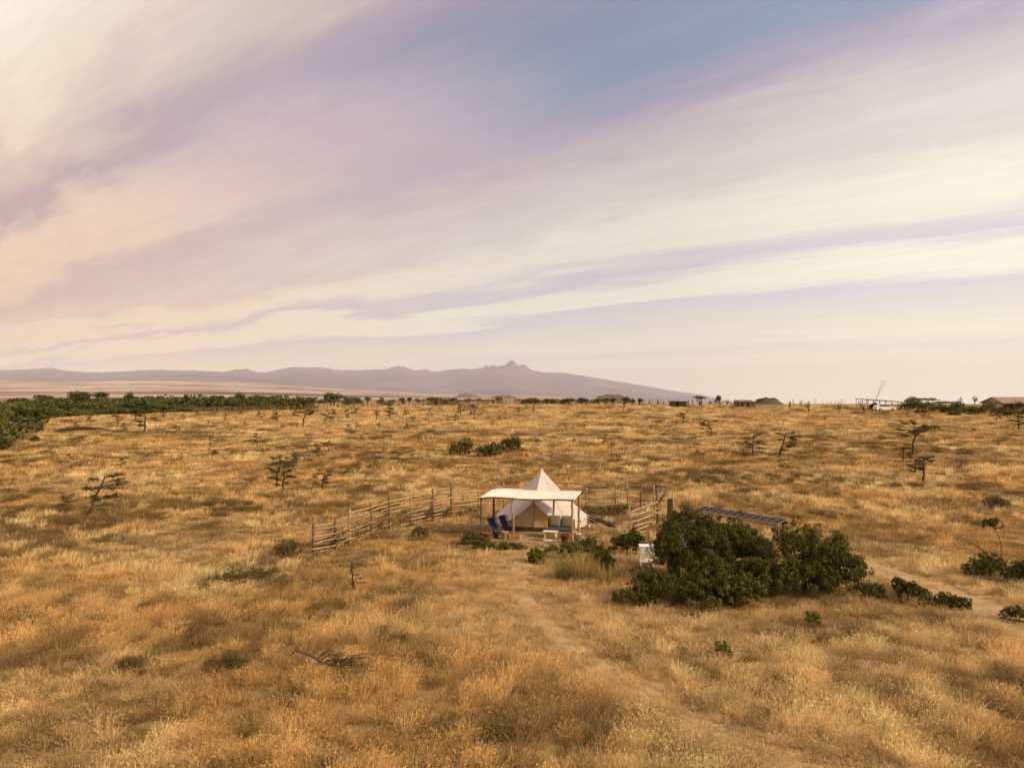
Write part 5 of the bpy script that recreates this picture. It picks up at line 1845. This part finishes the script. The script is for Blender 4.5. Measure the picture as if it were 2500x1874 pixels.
def build_scrub():
    r = np.random.default_rng(15)
    protos = []
    for i in range(4):
        n = 520
        d = r.normal(0, 1, (n, 3)); d /= np.linalg.norm(d, axis=1, keepdims=True); d[:, 2] = np.abs(d[:, 2])
        P = d * np.array([0.5, 0.42, 0.34]) * (0.35 + 0.7 * r.random((n, 1))) * (1 + 0.5 * (vnoise(d[:, 0] * 2 + i * 7, d[:, 1] * 2, 5 + i) - .5))[:, None]
        V, Fc = leaf_quads(P, d, 0.024, r, 0.3, 0.5)
        V2, F2 = blades(r, 190, 0.42, 0.40, 0.0055, 0.55, 2)
        V = np.concatenate([V, V2]); Fc = np.concatenate([Fc, F2 + len(P) * 4])
        protos.append((np_mesh('tussock', V, Fc), M['scrub']))
    allX, allY = [], []
    for y0, y1, dens in ((12, 32, 1.7), (32, 62, 1.5), (62, 110, 0.75), (110, 190, 0.22)):
        half = 0.72 * y1 * 1.1 + 3
        n = int((y1 - y0) * 2 * half * dens)
        X = r.uniform(-half, half, n); Y = r.uniform(y0, y1, n)
        k = np.abs(X) < 0.72 * Y * 1.1 + 3
        X, Y = X[k], Y[k]
        pr = scrub_mask(X, Y)
        u, vv, tall, short, d1, d2, fine, big, sward_ = grass_fields(X, Y)
        ok = (r.random(len(X)) < pr * 0.9 + 0.012) & ~near_objects(X, Y) & (d1 > 0.9) & (d2 > 1.5)
        ok &= ~((short > 0.4) & (r.random(len(X)) < 0.85))
        E = np.interp(u, EDGE_U, EDGE_D)
        ok &= Y < E * 0.99
        allX.append(X[ok]); allY.append(Y[ok])
    X = np.concatenate(allX); Y = np.concatenate(allY); n = len(X)
    base = np.stack([np.full(n, .215), np.full(n, .130), np.full(n, .046)], 1)
    gmix = sstep(fbm(X / 7, Y / 7, 61, 2), .45, .65)[:, None] * 0.6
    T = (base * (1 - gmix) + np.array([.120, .090, .030]) * gmix) * r.uniform(.65, 1.35, (n, 1))
    sc = r.uniform(.55, 1.45, n) * (1 + 0.25 * sstep(Y, 60, 120))
    S = np.stack([sc * r.uniform(.9, 1.5, n), sc, sc * r.uniform(.75, 1.15, n)], 1)
    scatter('low_scrub', protos, np.stack([X, Y, zg(X, Y) - 0.02], 1), r.uniform(0, 6.28, n), S, r.integers(0, 4, n), T, 'dark olive brown tussocky scrub spread through the dry grass', 'scrub')
    print('scrub', n)


build_scrub()

# ------------------------------------------------------------------ the far edge of the field
def round_tree_meshes(seed, n=900):
    r = random.Random(seed)
    bl = [(r.uniform(-.25, .25), r.uniform(-.25, .25), r.uniform(.55, .75), r.uniform(.28, .42), r.uniform(.28, .42), r.uniform(.20, .30)) for _ in range(4)]
    cm = crown_mesh('crown', bl, n, 0.055, seed, 0.42, 0.7)
    tm = stems_mesh('trunk', bl, seed, 0.03, 0.03)
    cm.materials.append(M['leaf_far']); tm.materials.append(M['bark'])
    return tm, cm


RT = [round_tree_meshes(300 + i) for i in range(5)]


def flat_tree_meshes(seed):
    r = random.Random(seed)
    bl = [(r.uniform(-.4, .4), r.uniform(-.3, .3), r.uniform(.78, .92), r.uniform(.25, .42), r.uniform(.25, .4), .075) for _ in range(5)]
    cm = crown_mesh('crown', bl, 800, 0.05, seed, 0.35, 0.6)
    tm = stems_mesh('trunk', bl, seed, 0.03, 0.03)
    cm.materials.append(M['leaf_far']); tm.materials.append(M['bark'])
    return tm, cm


FT = [flat_tree_meshes(320 + i) for i in range(3)]


def far_tree(u, v, hpx, meshes, label, wide=1.0, group=None, y=None, rz=0.0, name='far_tree', cat='tree'):
    p = at(u, v) if y is None else pt(u, v, y)
    h = hpx * p.y / F
    o = empty(name, p, rz, label, cat, group)
    o.scale = (h * wide, h * wide, h)
    link('trunk', meshes[0], o); link('crown', meshes[1], o)
    return o


def build_woodland():
    r = np.random.default_rng(44)
    protos = []
    for i in range(4):
        rr = random.Random(70 + i)
        bl = [(rr.uniform(-.5, .5), rr.uniform(-.5, .5), rr.uniform(.45, .8), rr.uniform(.4, .6), rr.uniform(.4, .6), rr.uniform(.25, .38)) for _ in range(4)]
        protos.append((crown_mesh('wood_crown', bl, 800, 0.075, 70 + i, 0.4, 0.7), M['scrub']))
    X, Y, S = [], [], []
    # wooded slope beyond the left edge of the field
    n = 9000
    u = r.uniform(-260, 740, n)
    E = np.interp(u, EDGE_U, EDGE_D)
    f = r.random(n) ** 0.8
    y = E * 1.01 + f * np.interp(u, [-260, 0, 300, 740], [260, 330, 300, 160]) + 1.5
    k = r.random(n) < 0.42
    u, y = u[k], y[k]
    X.append((u - U0) / F * y); Y.append(y); S.append((1.3 + 3.0 * fbm(u / 22, y / 14, 99, 3)) * r.uniform(.65, 1.25, len(u)))
    # low thicket along its front
    nf = 620
    uf = r.uniform(-200, 640, nf); yf = np.interp(uf, EDGE_U, EDGE_D) * r.uniform(1.0, 1.07, nf)
    X.append((uf - U0) / F * yf); Y.append(yf); S.append(r.uniform(.7, 1.7, nf))
    # hanging in at the very left edge, close by
    n2 = 70
    u2 = r.uniform(-330, -75, n2); y2 = r.uniform(75, 125, n2)
    X.append((u2 - U0) / F * y2); Y.append(y2); S.append(r.uniform(1.5, 2.6, n2))
    # loose belts far out on the plain
    n3 = 260
    u3 = r.uniform(330, 1460, n3); y3 = np.exp(r.uniform(math.log(420), math.log(1500), n3))
    k = fbm(u3 / 60, y3 / 160, 77, 2) > 0.47
    u3, y3 = u3[k], y3[k]
    X.append((u3 - U0) / F * y3); Y.append(y3); S.append(r.uniform(3.0, 5.5, len(u3)))
    X = np.concatenate(X); Y = np.concatenate(Y); S = np.concatenate(S); n = len(X)
    gm = r.random((n, 1))
    T = (np.array([.062, .066, .018]) * (1 - gm) + np.array([.120, .110, .030]) * gm) * r.uniform(.75, 1.25, (n, 1))
    SC = np.stack([S * r.uniform(.9, 1.5, n), S * r.uniform(.9, 1.5, n), S * r.uniform(.7, 1.05, n)], 1)
    scatter('woodland', protos, np.stack([X, Y, zg(X, Y) - 0.2], 1), r.uniform(0, 6.28, n), SC, r.integers(0, 4, n), T, 'dense green bush woodland filling the valley beyond the left edge of the field', 'woodland')
    print('wood', n)


build_woodland()
for i, (u, v, h, m, w, lb) in enumerate([
        (184, 1000, 46, RT[0], .75, 'round headed tree rising highest above the left woodland'),
        (212, 1000, 42, RT[1], .8, 'tree right of the highest one over the left woodland'),
        (252, 1002, 44, FT[0], .8, 'flat topped tree rising above the left woodland'),
        (318, 1002, 42, RT[2], .6, 'narrow tree rising above the left woodland below the saddle'),
        (582, 992, 34, RT[3], .6, 'slim tree standing out at the right end of the woodland skyline'),
        (105, 1006, 42, FT[1], .7, 'dark flat tree over the far left woodland'),
        (812, 989, 31, RT[4], 1.3, 'large round dark tree standing alone right of the woodland'),
        (765, 990, 20, RT[1], 1.5, 'broad dark tree left of the large lone round one'),
        (700, 991, 18, RT[2], 2.2, 'wide dark thicket behind the stick fence, left of the lone round tree')]):
    far_tree(u, v, h, m, lb, w, rz=i * 1.1)
# bushes pushing into the field at the left picture edge
bush('edge_bush', at(6, 1100), [(-1.0, 0, .8, 1.2, 1.2, .9), (-2.8, .5, 1.2, 1.5, 1.4, 1.1)], 5000, .14, 'leaf_dark', 'dark rounded bush cut by the left picture edge', 402, .06)
bush('edge_bush', at(30, 1064), [(-1.4, 0, 1.0, 1.4, 1.4, 1.0), (-3.2, 1, 1.4, 1.7, 1.5, 1.2)], 5000, .16, 'leaf_bright', 'bright green bush above the dark one at the left edge', 403, .06)
bush('edge_bush', at(75, 1038), [(0, 0, 1.6, 2.6, 2.0, 1.6)], 3500, .17, 'leaf_mid', 'olive bush where the left woodland meets the field corner', 404, .06)
for u, v, lb in ((33, 1059, 'tiny green sapling by the left edge bushes'), (84, 1082, 'little green bush in open grass near the left edge')):
    bush('shrub', at(u, v), [(0, 0, .45, .5, .4, .5)], 500, .09, 'leaf_mid', lb, int(u), .03, 'shrub')


# stick fence along the far edge
def stick_fence(name, us, off, hpx, dens, label, seed, mat, thick=0.035, vbase=None):
    r = np.random.default_rng(seed)
    E = np.interp(us, EDGE_U, EDGE_D) * off
    xs = (us - U0) / F * E; ys = E
    seglen = np.hypot(np.diff(xs), np.diff(ys)); L = np.concatenate([[0], np.cumsum(seglen)])
    n = int(L[-1] * dens)
    t = np.sort(r.uniform(0, L[-1], n))
    X = np.interp(t, L, xs); Y = np.interp(t, L, ys); Z = zg(X, Y)
    o = empty(name, (X[0], Y[0], Z[0]), 0, label, 'fence')
    h = hpx * Y / F * r.uniform(.75, 1.2, n)
    lean = r.normal(0, .06, (n, 2)) * h[:, None]
    w = thick * r.uniform(.6, 1.3, n)
    base = np.stack([X, Y, Z - .1], 1); top = base + np.stack([lean[:, 0], lean[:, 1], h + .1], 1)
    V = []
    for c, q in ((base, 1.0), (top, .7)):
        for a in (0.3, 2.4, 4.5):
            V.append(c + np.stack([np.cos(a) * w * q, np.sin(a) * w * q, 0 * w], 1))
    V = np.stack(V, 1).reshape(-1, 3) - base[0] + np.array([0, 0, -.1]) * 0
    Fc = (np.arange(n)[:, None, None] * 6 + np.array([[0, 1, 4, 3], [1, 2, 5, 4], [2, 0, 3, 5]])[None]).reshape(-1, 4)
    link('sticks', np_mesh('sticks', V, Fc), o, M[mat])['kind'] = 'stuff'
    # heavier posts and a top wire pole
    b = MB()
    for q in np.arange(0, L[-1], 7.0):
        x, y = np.interp(q, L, xs), np.interp(q, L, ys); z = gz(x, y)
        p = Vector((x - X[0], y - Y[0], z - Z[0]))
        MB().tube([p + Vector((0, 0, -.2)), p + Vector((0, 0, hpx * y / F * 1.25))], .06, 6).build('post', M['pole_dark'], o)
    return o


M['stick'] = material('stick', (0.26, 0.155, 0.072), (0.15, 0.095, 0.05), 3, .9, island=.4)
stick_fence('stick_fence', np.linspace(470, 1265, 60), .985, 12.5, 8.0, 'long brown stick fence along the left far edge of the field', 5, 'stick', .05)
stick_fence('stick_fence', np.linspace(1268, 1660, 25), .99, 12, 3.0, 'sparse brown stick fence between the peak and the dark shed', 6, 'stick', .045)
stick_fence('stick_fence', np.linspace(1690, 1990, 20), .99, 11, 1.2, 'thin line of fence sticks behind the brown hut', 7, 'stick', .04)
stick_fence('stick_fence', np.linspace(1992, 2140, 15), .99, 12, 1.1, 'thin pale fence sticks on the skyline left of the car shelter', 8, 'stick', .04)


def cactus(u, v, hpx, seed, label, group=None):
    p = at(u, v); h = hpx * p.y / F
    r = random.Random(seed)
    o = empty('candelabra_cactus', p, r.uniform(0, 6), label, 'cactus', group)
    MB().tube([(0, 0, -.1), (0, 0, h * .4), (0.02, 0, h)], [h * .045, h * .042, h * .03], 6).build('trunk', M['cactus'], o, True)
    for i in range(r.randint(4, 7)):
        a = r.uniform(0, 6.28); z = r.uniform(.25, .6) * h; d = r.uniform(.10, .24) * h
        MB().tube([(0, 0, z), (math.cos(a) * d, math.sin(a) * d, z + .06 * h), (math.cos(a) * d * 1.15, math.sin(a) * d * 1.15, min(z + r.uniform(.25, .45) * h, h * 1.02))], [h * .03, h * .034, h * .026], 6).build('arm', M['cactus'], o, True)


for i, (u, v, h, lb) in enumerate([(1927, 1001, 22, 'candelabra cactus right of the brown hut, nearer the field'), (1955, 992, 16, 'small candelabra cactus on the skyline right of the brown hut'),
                                   (1974, 1008, 30, 'leaning candelabra cactus in the field right of the hut'), (2048, 1007, 24, 'candelabra cactus midway between hut and car shelter'),
                                   (2110, 1015, 30, 'candelabra cactus in front of the car shelter'), (2100, 998, 22, 'dark column cactus at the left end of the car shelter'),
                                   (2380, 990, 24, 'tall cactus behind the green garden near the right house'), (2345, 988, 20, 'dark cactus rising from the green garden')]):
    cactus(u, v, h, 500 + i, lb)
r_ = random.Random(77)
for k_, u in enumerate((1405, 1432, 1463, 1478, 1500, 1560, 1585, 1606, 1620, 1680, 1733, 1745, 1760, 1775, 1785)):
    cactus(u, 990, r_.uniform(11, 18), 520 + u, nth(k_) + ' from the left of the small cacti in the hedge line left of the hut', 'cacti of the hedge line')

# trees on the skyline right of the peak
far_tree(1712, 991, 24, FT[0], 'flat umbrella tree standing between the dark shed and the hut', .95)
far_tree(1756, 990, 24, RT[1], 'dense fan shaped tree just left of the brown hut', .55)
far_tree(1562, 990, 18, RT[2], 'round green tree left of the dark shed', .7)
far_tree(1545, 990, 17, RT[3], 'olive tree second to the left of the dark shed', .7)
far_tree(1797, 991, 15, RT[4], 'dark shrub tree touching the left wall of the hut', .8)
for i in range(12):
    u = 1290 + i * 21 + r_.uniform(-6, 6)
    far_tree(u, 988, r_.uniform(12, 18), RT[i % 5], ['first', 'second', 'third', 'fourth', 'fifth', 'sixth', 'seventh', 'eighth', 'ninth', 'tenth', 'eleventh', 'twelfth'][i] + ' small bushy tree from the peak in the skyline row right of it', r_.uniform(.7, 1.5), 'skyline row right of the peak', rz=i)
for i in range(16):
    u = 850 + i * 25 + r_.uniform(-8, 8)
    far_tree(u, 986, r_.uniform(10, 18), RT[i % 5], ['first', 'second', 'third', 'fourth', 'fifth', 'sixth', 'seventh', 'eighth', 'ninth', 'tenth', 'eleventh', 'twelfth', 'thirteenth', 'fourteenth', 'fifteenth', 'sixteenth'][i] + ' small bushy tree after the large lone one behind the stick fence', r_.uniform(.8, 1.6), 'skyline row left of the peak', rz=i)
# wooded crest of the small hill
ORD = ['first', 'second', 'third', 'fourth', 'fifth', 'sixth', 'seventh', 'eighth', 'ninth', 'tenth', 'eleventh', 'twelfth', 'thirteenth', 'fourteenth', 'fifteenth', 'sixteenth']
for i in range(14):
    f = i / 13
    u = 1834 + 78 * f
    prof = np.interp((u - 1822) / 100, [0, 0.12, 0.3, 0.48, 0.68, 0.86, 1], [0, 0.30, 0.78, 1.0, 0.88, 0.42, 0])
    p = pt(u, 998 - 1.08 * 23 * prof + 3.0, 900 + r_.uniform(-4, 4))
    o = empty('hill_tree', p, i, ORD[i] + ' tree from the left in the grove crowning the small wooded hill', 'tree', 'grove on the small hill')
    h = r_.uniform(3.0, 4.6)
    o.scale = (h * 1.3, h * 1.3, h)
    link('trunk', RT[i % 5][0], o); link('crown', RT[i % 5][1], o)


# ------------------------------------------------------------------ far buildings and the car
def build_shed():
    p = at(1655, 993); s = p.y / F
    o = empty('dark_shed', p, 0, 'low dark flat roofed shed with a pale gap in its wall', 'shed')
    W = 36 * s; H = 13 * s
    MB().box((-W * .36, 0, H / 2), (W * .28, 3.0, H)).build('wall', M['shed_dark'], o)
    MB().box((W * .23, 0, H / 2), (W * .54, 3.0, H)).build('wall', M['shed_dark'], o)
    MB().box((-W * .13, 0.6, H * .42), (W * .18, 1.2, H * .84)).build('pale_wall', M['shed_pale'], o)
    MB().box((0, 0, H + .05), (W * 1.04, 3.4, .10)).build('roof', M['carport_roof'], o)


build_shed()


def build_hut():
    p = at(1824, 996); s = p.y / F
    o = empty('brown_hut', p, 0, 'brown hut with low pitched rusty roof and dark doorway', 'hut')
    W = 42 * s; H = 15 * s; Dp = 4.2
    MB().box((0, Dp / 2, H / 2), (W * .96, Dp, H)).build('wall', M['house_wall'], o)
    MB().add([(-W / 2 - .1, -.35, H - .05), (W / 2 + .1, -.35, H - .05), (W / 2 - .6, Dp / 2, H + 4.6 * s), (-W / 2 + .6, Dp / 2, H + 4.6 * s), (-W / 2 - .1, Dp + .35, H - .05), (W / 2 + .1, Dp + .35, H - .05)],
             [(0, 1, 2, 3), (3, 2, 5, 4), (0, 3, 4), (1, 5, 2)]).build('roof', M['rust_roof'], o)
    MB().box((W * .06, -.03, H * .42), (W * .10, .10, H * .8)).build('doorway', M['dark_opening'], o)
    MB().box((-W * .28, -.03, H * .55), (W * .12, .08, H * .36)).build('window', M['dark_opening'], o)
    for x in (-.46, -.12, .2, .46):
        MB().tube([(W * x, -.3, -.1), (W * x, -.3, H - .05)], .07, 6).build('veranda_post', M['pole_dark'], o)
    # wood stacked left
    MB().box((-W * .52, .3, H * .4), (.25, .25, H * .9)).build('corner_post', M['pole_dark'], o)


build_hut()


def build_carport():
    p = at(2160, 1001); s = p.y / F
    o = empty('car_shelter', p, 0, 'long open car shelter with thin sloping roof on posts', 'car shelter')
    x0, x1 = (2113 - 2160) * s, (2207 - 2160) * s
    zl, zr = 25.5 * s, 19.0 * s
    def rz_(x): return zl + (zr - zl) * (x - x0) / (x1 - x0)
    rows = [[(x, y, rz_(x) + .12 + .04 * y) for x in np.linspace(x0, x1, 20)] for y in (-.6, 5.2)]
    ob = MB().grid(rows).build('roof', M['carport_roof'], o)
    md = ob.modifiers.new('thick', 'SOLIDIFY'); md.thickness = .14
    for y in (-.4, 5.0):
        for x in np.linspace(x0 + .2, x1 - .2, 7):
            MB().tube([(x, y, -.2), (x, y, rz_(x) + .05 + .04 * y)], .06, 6).build('post', M['pole_dark'], o)
    MB().tube([(x0, -.45, zl), (x1, -.45, zr)], .09, 6).build('beam', M['carport_roof'], o)


build_carport()


def build_car():
    p = at(2160, 1003.5); s = p.y / F
    L = 50 * s
    o = empty('parked_car', (p.x + .1, p.y + .3, p.z), math.radians(4), 'white estate car parked under the open shelter', 'car')
    k = L / 4.7
    prof = [(-2.32, .36), (-2.36, .80), (-2.26, 1.02), (-1.95, 1.42), (-1.30, 1.62), (-.2, 1.66), (.35, 1.60), (1.10, 1.08), (2.05, .94), (2.30, .78), (2.36, .46), (2.28, .30),
            (1.86, .30), (1.74, .60), (1.42, .72), (1.10, .60), (.98, .30), (-1.02, .30), (-1.14, .60), (-1.46, .72), (-1.78, .60), (-1.90, .30)]
    b = MB(); n = len(prof)
    for y, q in ((-.86, 1), (-.80, 1), (.80, 1), (.86, 1)):
        for x, z in prof:
            inset = .14 if z > 1.3 else 0
            yy = math.copysign(abs(y) - inset, y)
            b.v.append((x * k, yy * k, z * k))
    for r_i in range(3):
        for j in range(n):
            b.f.append((r_i * n + j, r_i * n + (j + 1) % n, (r_i + 1) * n + (j + 1) % n, (r_i + 1) * n + j))
    b.f.append(tuple(range(n))[::-1]); b.f.append(tuple(3 * n + j for j in range(n)))
    b.build('body', M['car_white'], o)
    for sgn in (-1, 1):
        for pts in ([(-1.85, 1.12), (-1.55, 1.45), (-.95, 1.54), (-.95, 1.10)], [(-.87, 1.10), (-.87, 1.54), (-.05, 1.56), (-.05, 1.09)], [(.03, 1.09), (.03, 1.55), (.38, 1.50), (.92, 1.09)]):
            MB().add([(x * k, sgn * (.872 - .10 * max(0, (z - 1.1) / .45)) * k, z * k) for x, z in pts], [(0, 1, 2, 3)]).build('side_window', M['car_glass'], o)
    MB().add([(1.08 * k, -.68 * k, 1.11 * k), (1.08 * k, .68 * k, 1.11 * k), (.45 * k, .62 * k, 1.57 * k), (.45 * k, -.62 * k, 1.57 * k)], [(0, 1, 2, 3)]).build('windscreen', M['car_glass'], o)
    for x in (-1.46, 1.42):
        for sgn in (-1, 1):
            w = MB().tube([(x * k, sgn * .70 * k, .34 * k), (x * k, sgn * .90 * k, .34 * k)], .34 * k, 18).build('wheel', M['tyre'], o)
            MB().tube([(x * k, sgn * .89 * k, .34 * k), (x * k, sgn * .915 * k, .34 * k)], .20 * k, 14).build('rim', M['alloy'], w)
    for sgn in (-1, 1):
        MB().box((2.22 * k, sgn * .66 * k, .80 * k), (.16 * k, .30 * k, .13 * k), None, .02).build('headlight', M['alloy'], o)
        MB().box((-2.30 * k, sgn * .70 * k, .92 * k), (.10 * k, .22 * k, .22 * k), None, .02).build('tail_light', M['red_plastic'], o)
        MB().box((.88 * k, sgn * .95 * k, 1.10 * k), (.12 * k, .16 * k, .12 * k), None, .02).build('mirror', M['car_white'], o)


build_car()


def build_agave():
    p = at(2163, 996)
    s = p.y / F
    o = empty('agave_stalk', (p.x, p.y + 6, p.z), 0, 'tall leaning dry agave flower stalk above the car shelter', 'agave')
    top = Vector(((2187 - 2163) * s, 0, 68 * s))
    pts = [Vector((0, 0, 0)), top * .33 + Vector((-.15, 0, .1)), top * .66 + Vector((-.15, 0, .1)), top]
    MB().tube(pts, [.11, .09, .07, .03], 6).build('stalk', M['stalk'], o, True)
    r = random.Random(3)
    for i in range(15):
        t = .52 + .47 * i / 14
        c = top * t + Vector((-.1, 0, .05))
        sg = (-1) ** i
        ln = (1 - .55 * (t - .5) / .5) * 1.5
        e = c + Vector((sg * ln * r.uniform(.6, 1), r.uniform(-.6, .6), r.uniform(-.35, .15)))
        MB().tube([c, c.lerp(e, .6) + Vector((0, 0, -.08)), e], [.03, .024, .035], 5).build('flower_branch', M['stalk'], o)


build_agave()


# green garden beside the right house, each bush its own
garden = [(2215, 1003, 22, 1.6, 'leaf_mid', 'green garden bush next to the car shelter'), (2237, 1004, 26, 1.3, 'leaf_dark', 'dark garden bush second from the car shelter'), (2262, 1006, 26, 1.5, 'leaf_mid', 'olive garden bush below the first climber frame'),
          (2290, 1008, 22, 1.6, 'leaf_bright', 'yellowish garden bush below the second climber frame'), (2316, 1010, 20, 1.6, 'leaf_mid', 'low green garden bush in the middle of the garden'), (2338, 1009, 27, 1.1, 'leaf_dark', 'tall dark garden bush right of the climber frames'),
          (2362, 1012, 20, 1.6, 'leaf_bright', 'pale green garden bush right of the tall dark one'), (2388, 1013, 20, 1.6, 'leaf_mid', 'dark garden bush midway to the house'), (2414, 1010, 28, 1.1, 'leaf_bright', 'tall pale garden tree left of the house'),
          (2440, 1014, 20, 1.7, 'leaf_mid', 'garden bush at the left front of the house'), (2482, 1004, 24, 1.3, 'leaf_dark', 'round clipped dark bush before the house wall'), (2466, 1016, 14, 2.0, 'leaf_mid', 'low hedge bush in front of the house'),
          (2498, 1016, 16, 1.8, 'leaf_mid', 'low hedge bush at the right picture edge'), (2250, 1011, 10, 2.6, 'leaf_brown', 'low brownish hedge at the left of the garden'), (2330, 1015, 9, 3.0, 'leaf_brown', 'low brownish hedge at the middle of the garden'),
          (2135, 1000, 15, 1.2, 'leaf_dark', 'dark bush behind the rear of the white car'), (2225, 992, 24, 1.0, 'leaf_mid', 'bush behind the right end of the car shelter')]
for i, (u, v, hpx, w, mt, lb) in enumerate(garden):
    p = at(u, v); h = hpx * p.y / F
    bush('garden_bush', p, [(0, 0, h * .5, h * w * .5, h * .4, h * .5), (h * w * .3, .4, h * .6, h * w * .3, h * .3, h * .38), (-h * w * .32, .2, h * .42, h * w * .3, h * .3, h * .36)], 900, .15, mt, lb, 600 + i, .06, 'bush')


def pergola(u0, u1, v, vz, label, seed):
    a = at(u0, v); s = a.y / F
    r = random.Random(seed)
    o = empty('garden_pergola', a, 0, label, 'pergola')
    W = (u1 - u0) * s; H = vz * s
    for y in (0, 2.0):
        MB().tube([(0, y, H), (W * .5, y, H + .05), (W, y, H - .05)], .09, 6).build('beam', M['pole_dark'], o)
        for x in (0.05, .35, .68, .97):
            MB().tube([(W * x, y, -.2), (W * x, y, H)], .07, 6).build('post', M['pole_dark'], o)
    link('climber', crown_mesh('climber', [(W * f, 1.0, H + .1, W * .16, 1.0, .28) for f in (.15, .45, .78)], 700, .12, seed, .4), o, M['leaf_mid'])


pergola(2240, 2296, 1003, 27, 'garden frame with a leafy climber, the left and higher of two', 31)
pergola(2288, 2352, 1005, 21, 'garden frame with a thin climber, the right and lower of two', 32)


def build_house():
    p = at(2446, 1004); s = p.y / F
    o = empty('farm_house', p, 0, 'farm house with brown pitched tin roof cut by the right picture edge', 'house')
    W = 150 * s; H = 22 * s; Dp = 7.0
    MB().box((W / 2 + 2 * s, Dp / 2 + .4, H / 2), (W, Dp, H)).build('wall', M['shed_pale'], o)
    e = H - 1.5 * s; rd = H + 13 * s
    ob = MB().add([(-1.5 * s, -.6, e), (W + 4 * s, -.6, e), (W + 4 * s, Dp / 2, rd), (-1.5 * s, Dp / 2, rd), (-1.5 * s, Dp + 1.2, e), (W + 4 * s, Dp + 1.2, e)],
                  [(0, 1, 2, 3), (3, 2, 5, 4)]).build('roof', M['tin_roof'], o)
    md = ob.modifiers.new('thick', 'SOLIDIFY'); md.thickness = .12
    MB().add([(2 * s, .4, H - .2), (2 * s, Dp + .4, H - .2), (2 * s, Dp / 2, rd - .15)], [(0, 1, 2)]).build('gable', M['shed_pale'], o)
    for x in (10, 42, 80):
        w = MB().box((x * s, .36, H * .5), (7 * s, .12, H * .42)).build('window', M['dark_opening'], o)
        MB().box((x * s, .30, H * .28), (8.5 * s, .14, .12)).build('sill', M['white_paint'], w)
    for x in (0, 26, 58, 92):
        MB().tube([(x * s, -.4, -.2), (x * s, -.4, e)], .09, 6).build('veranda_post', M['pole_dark'], o)


build_house()
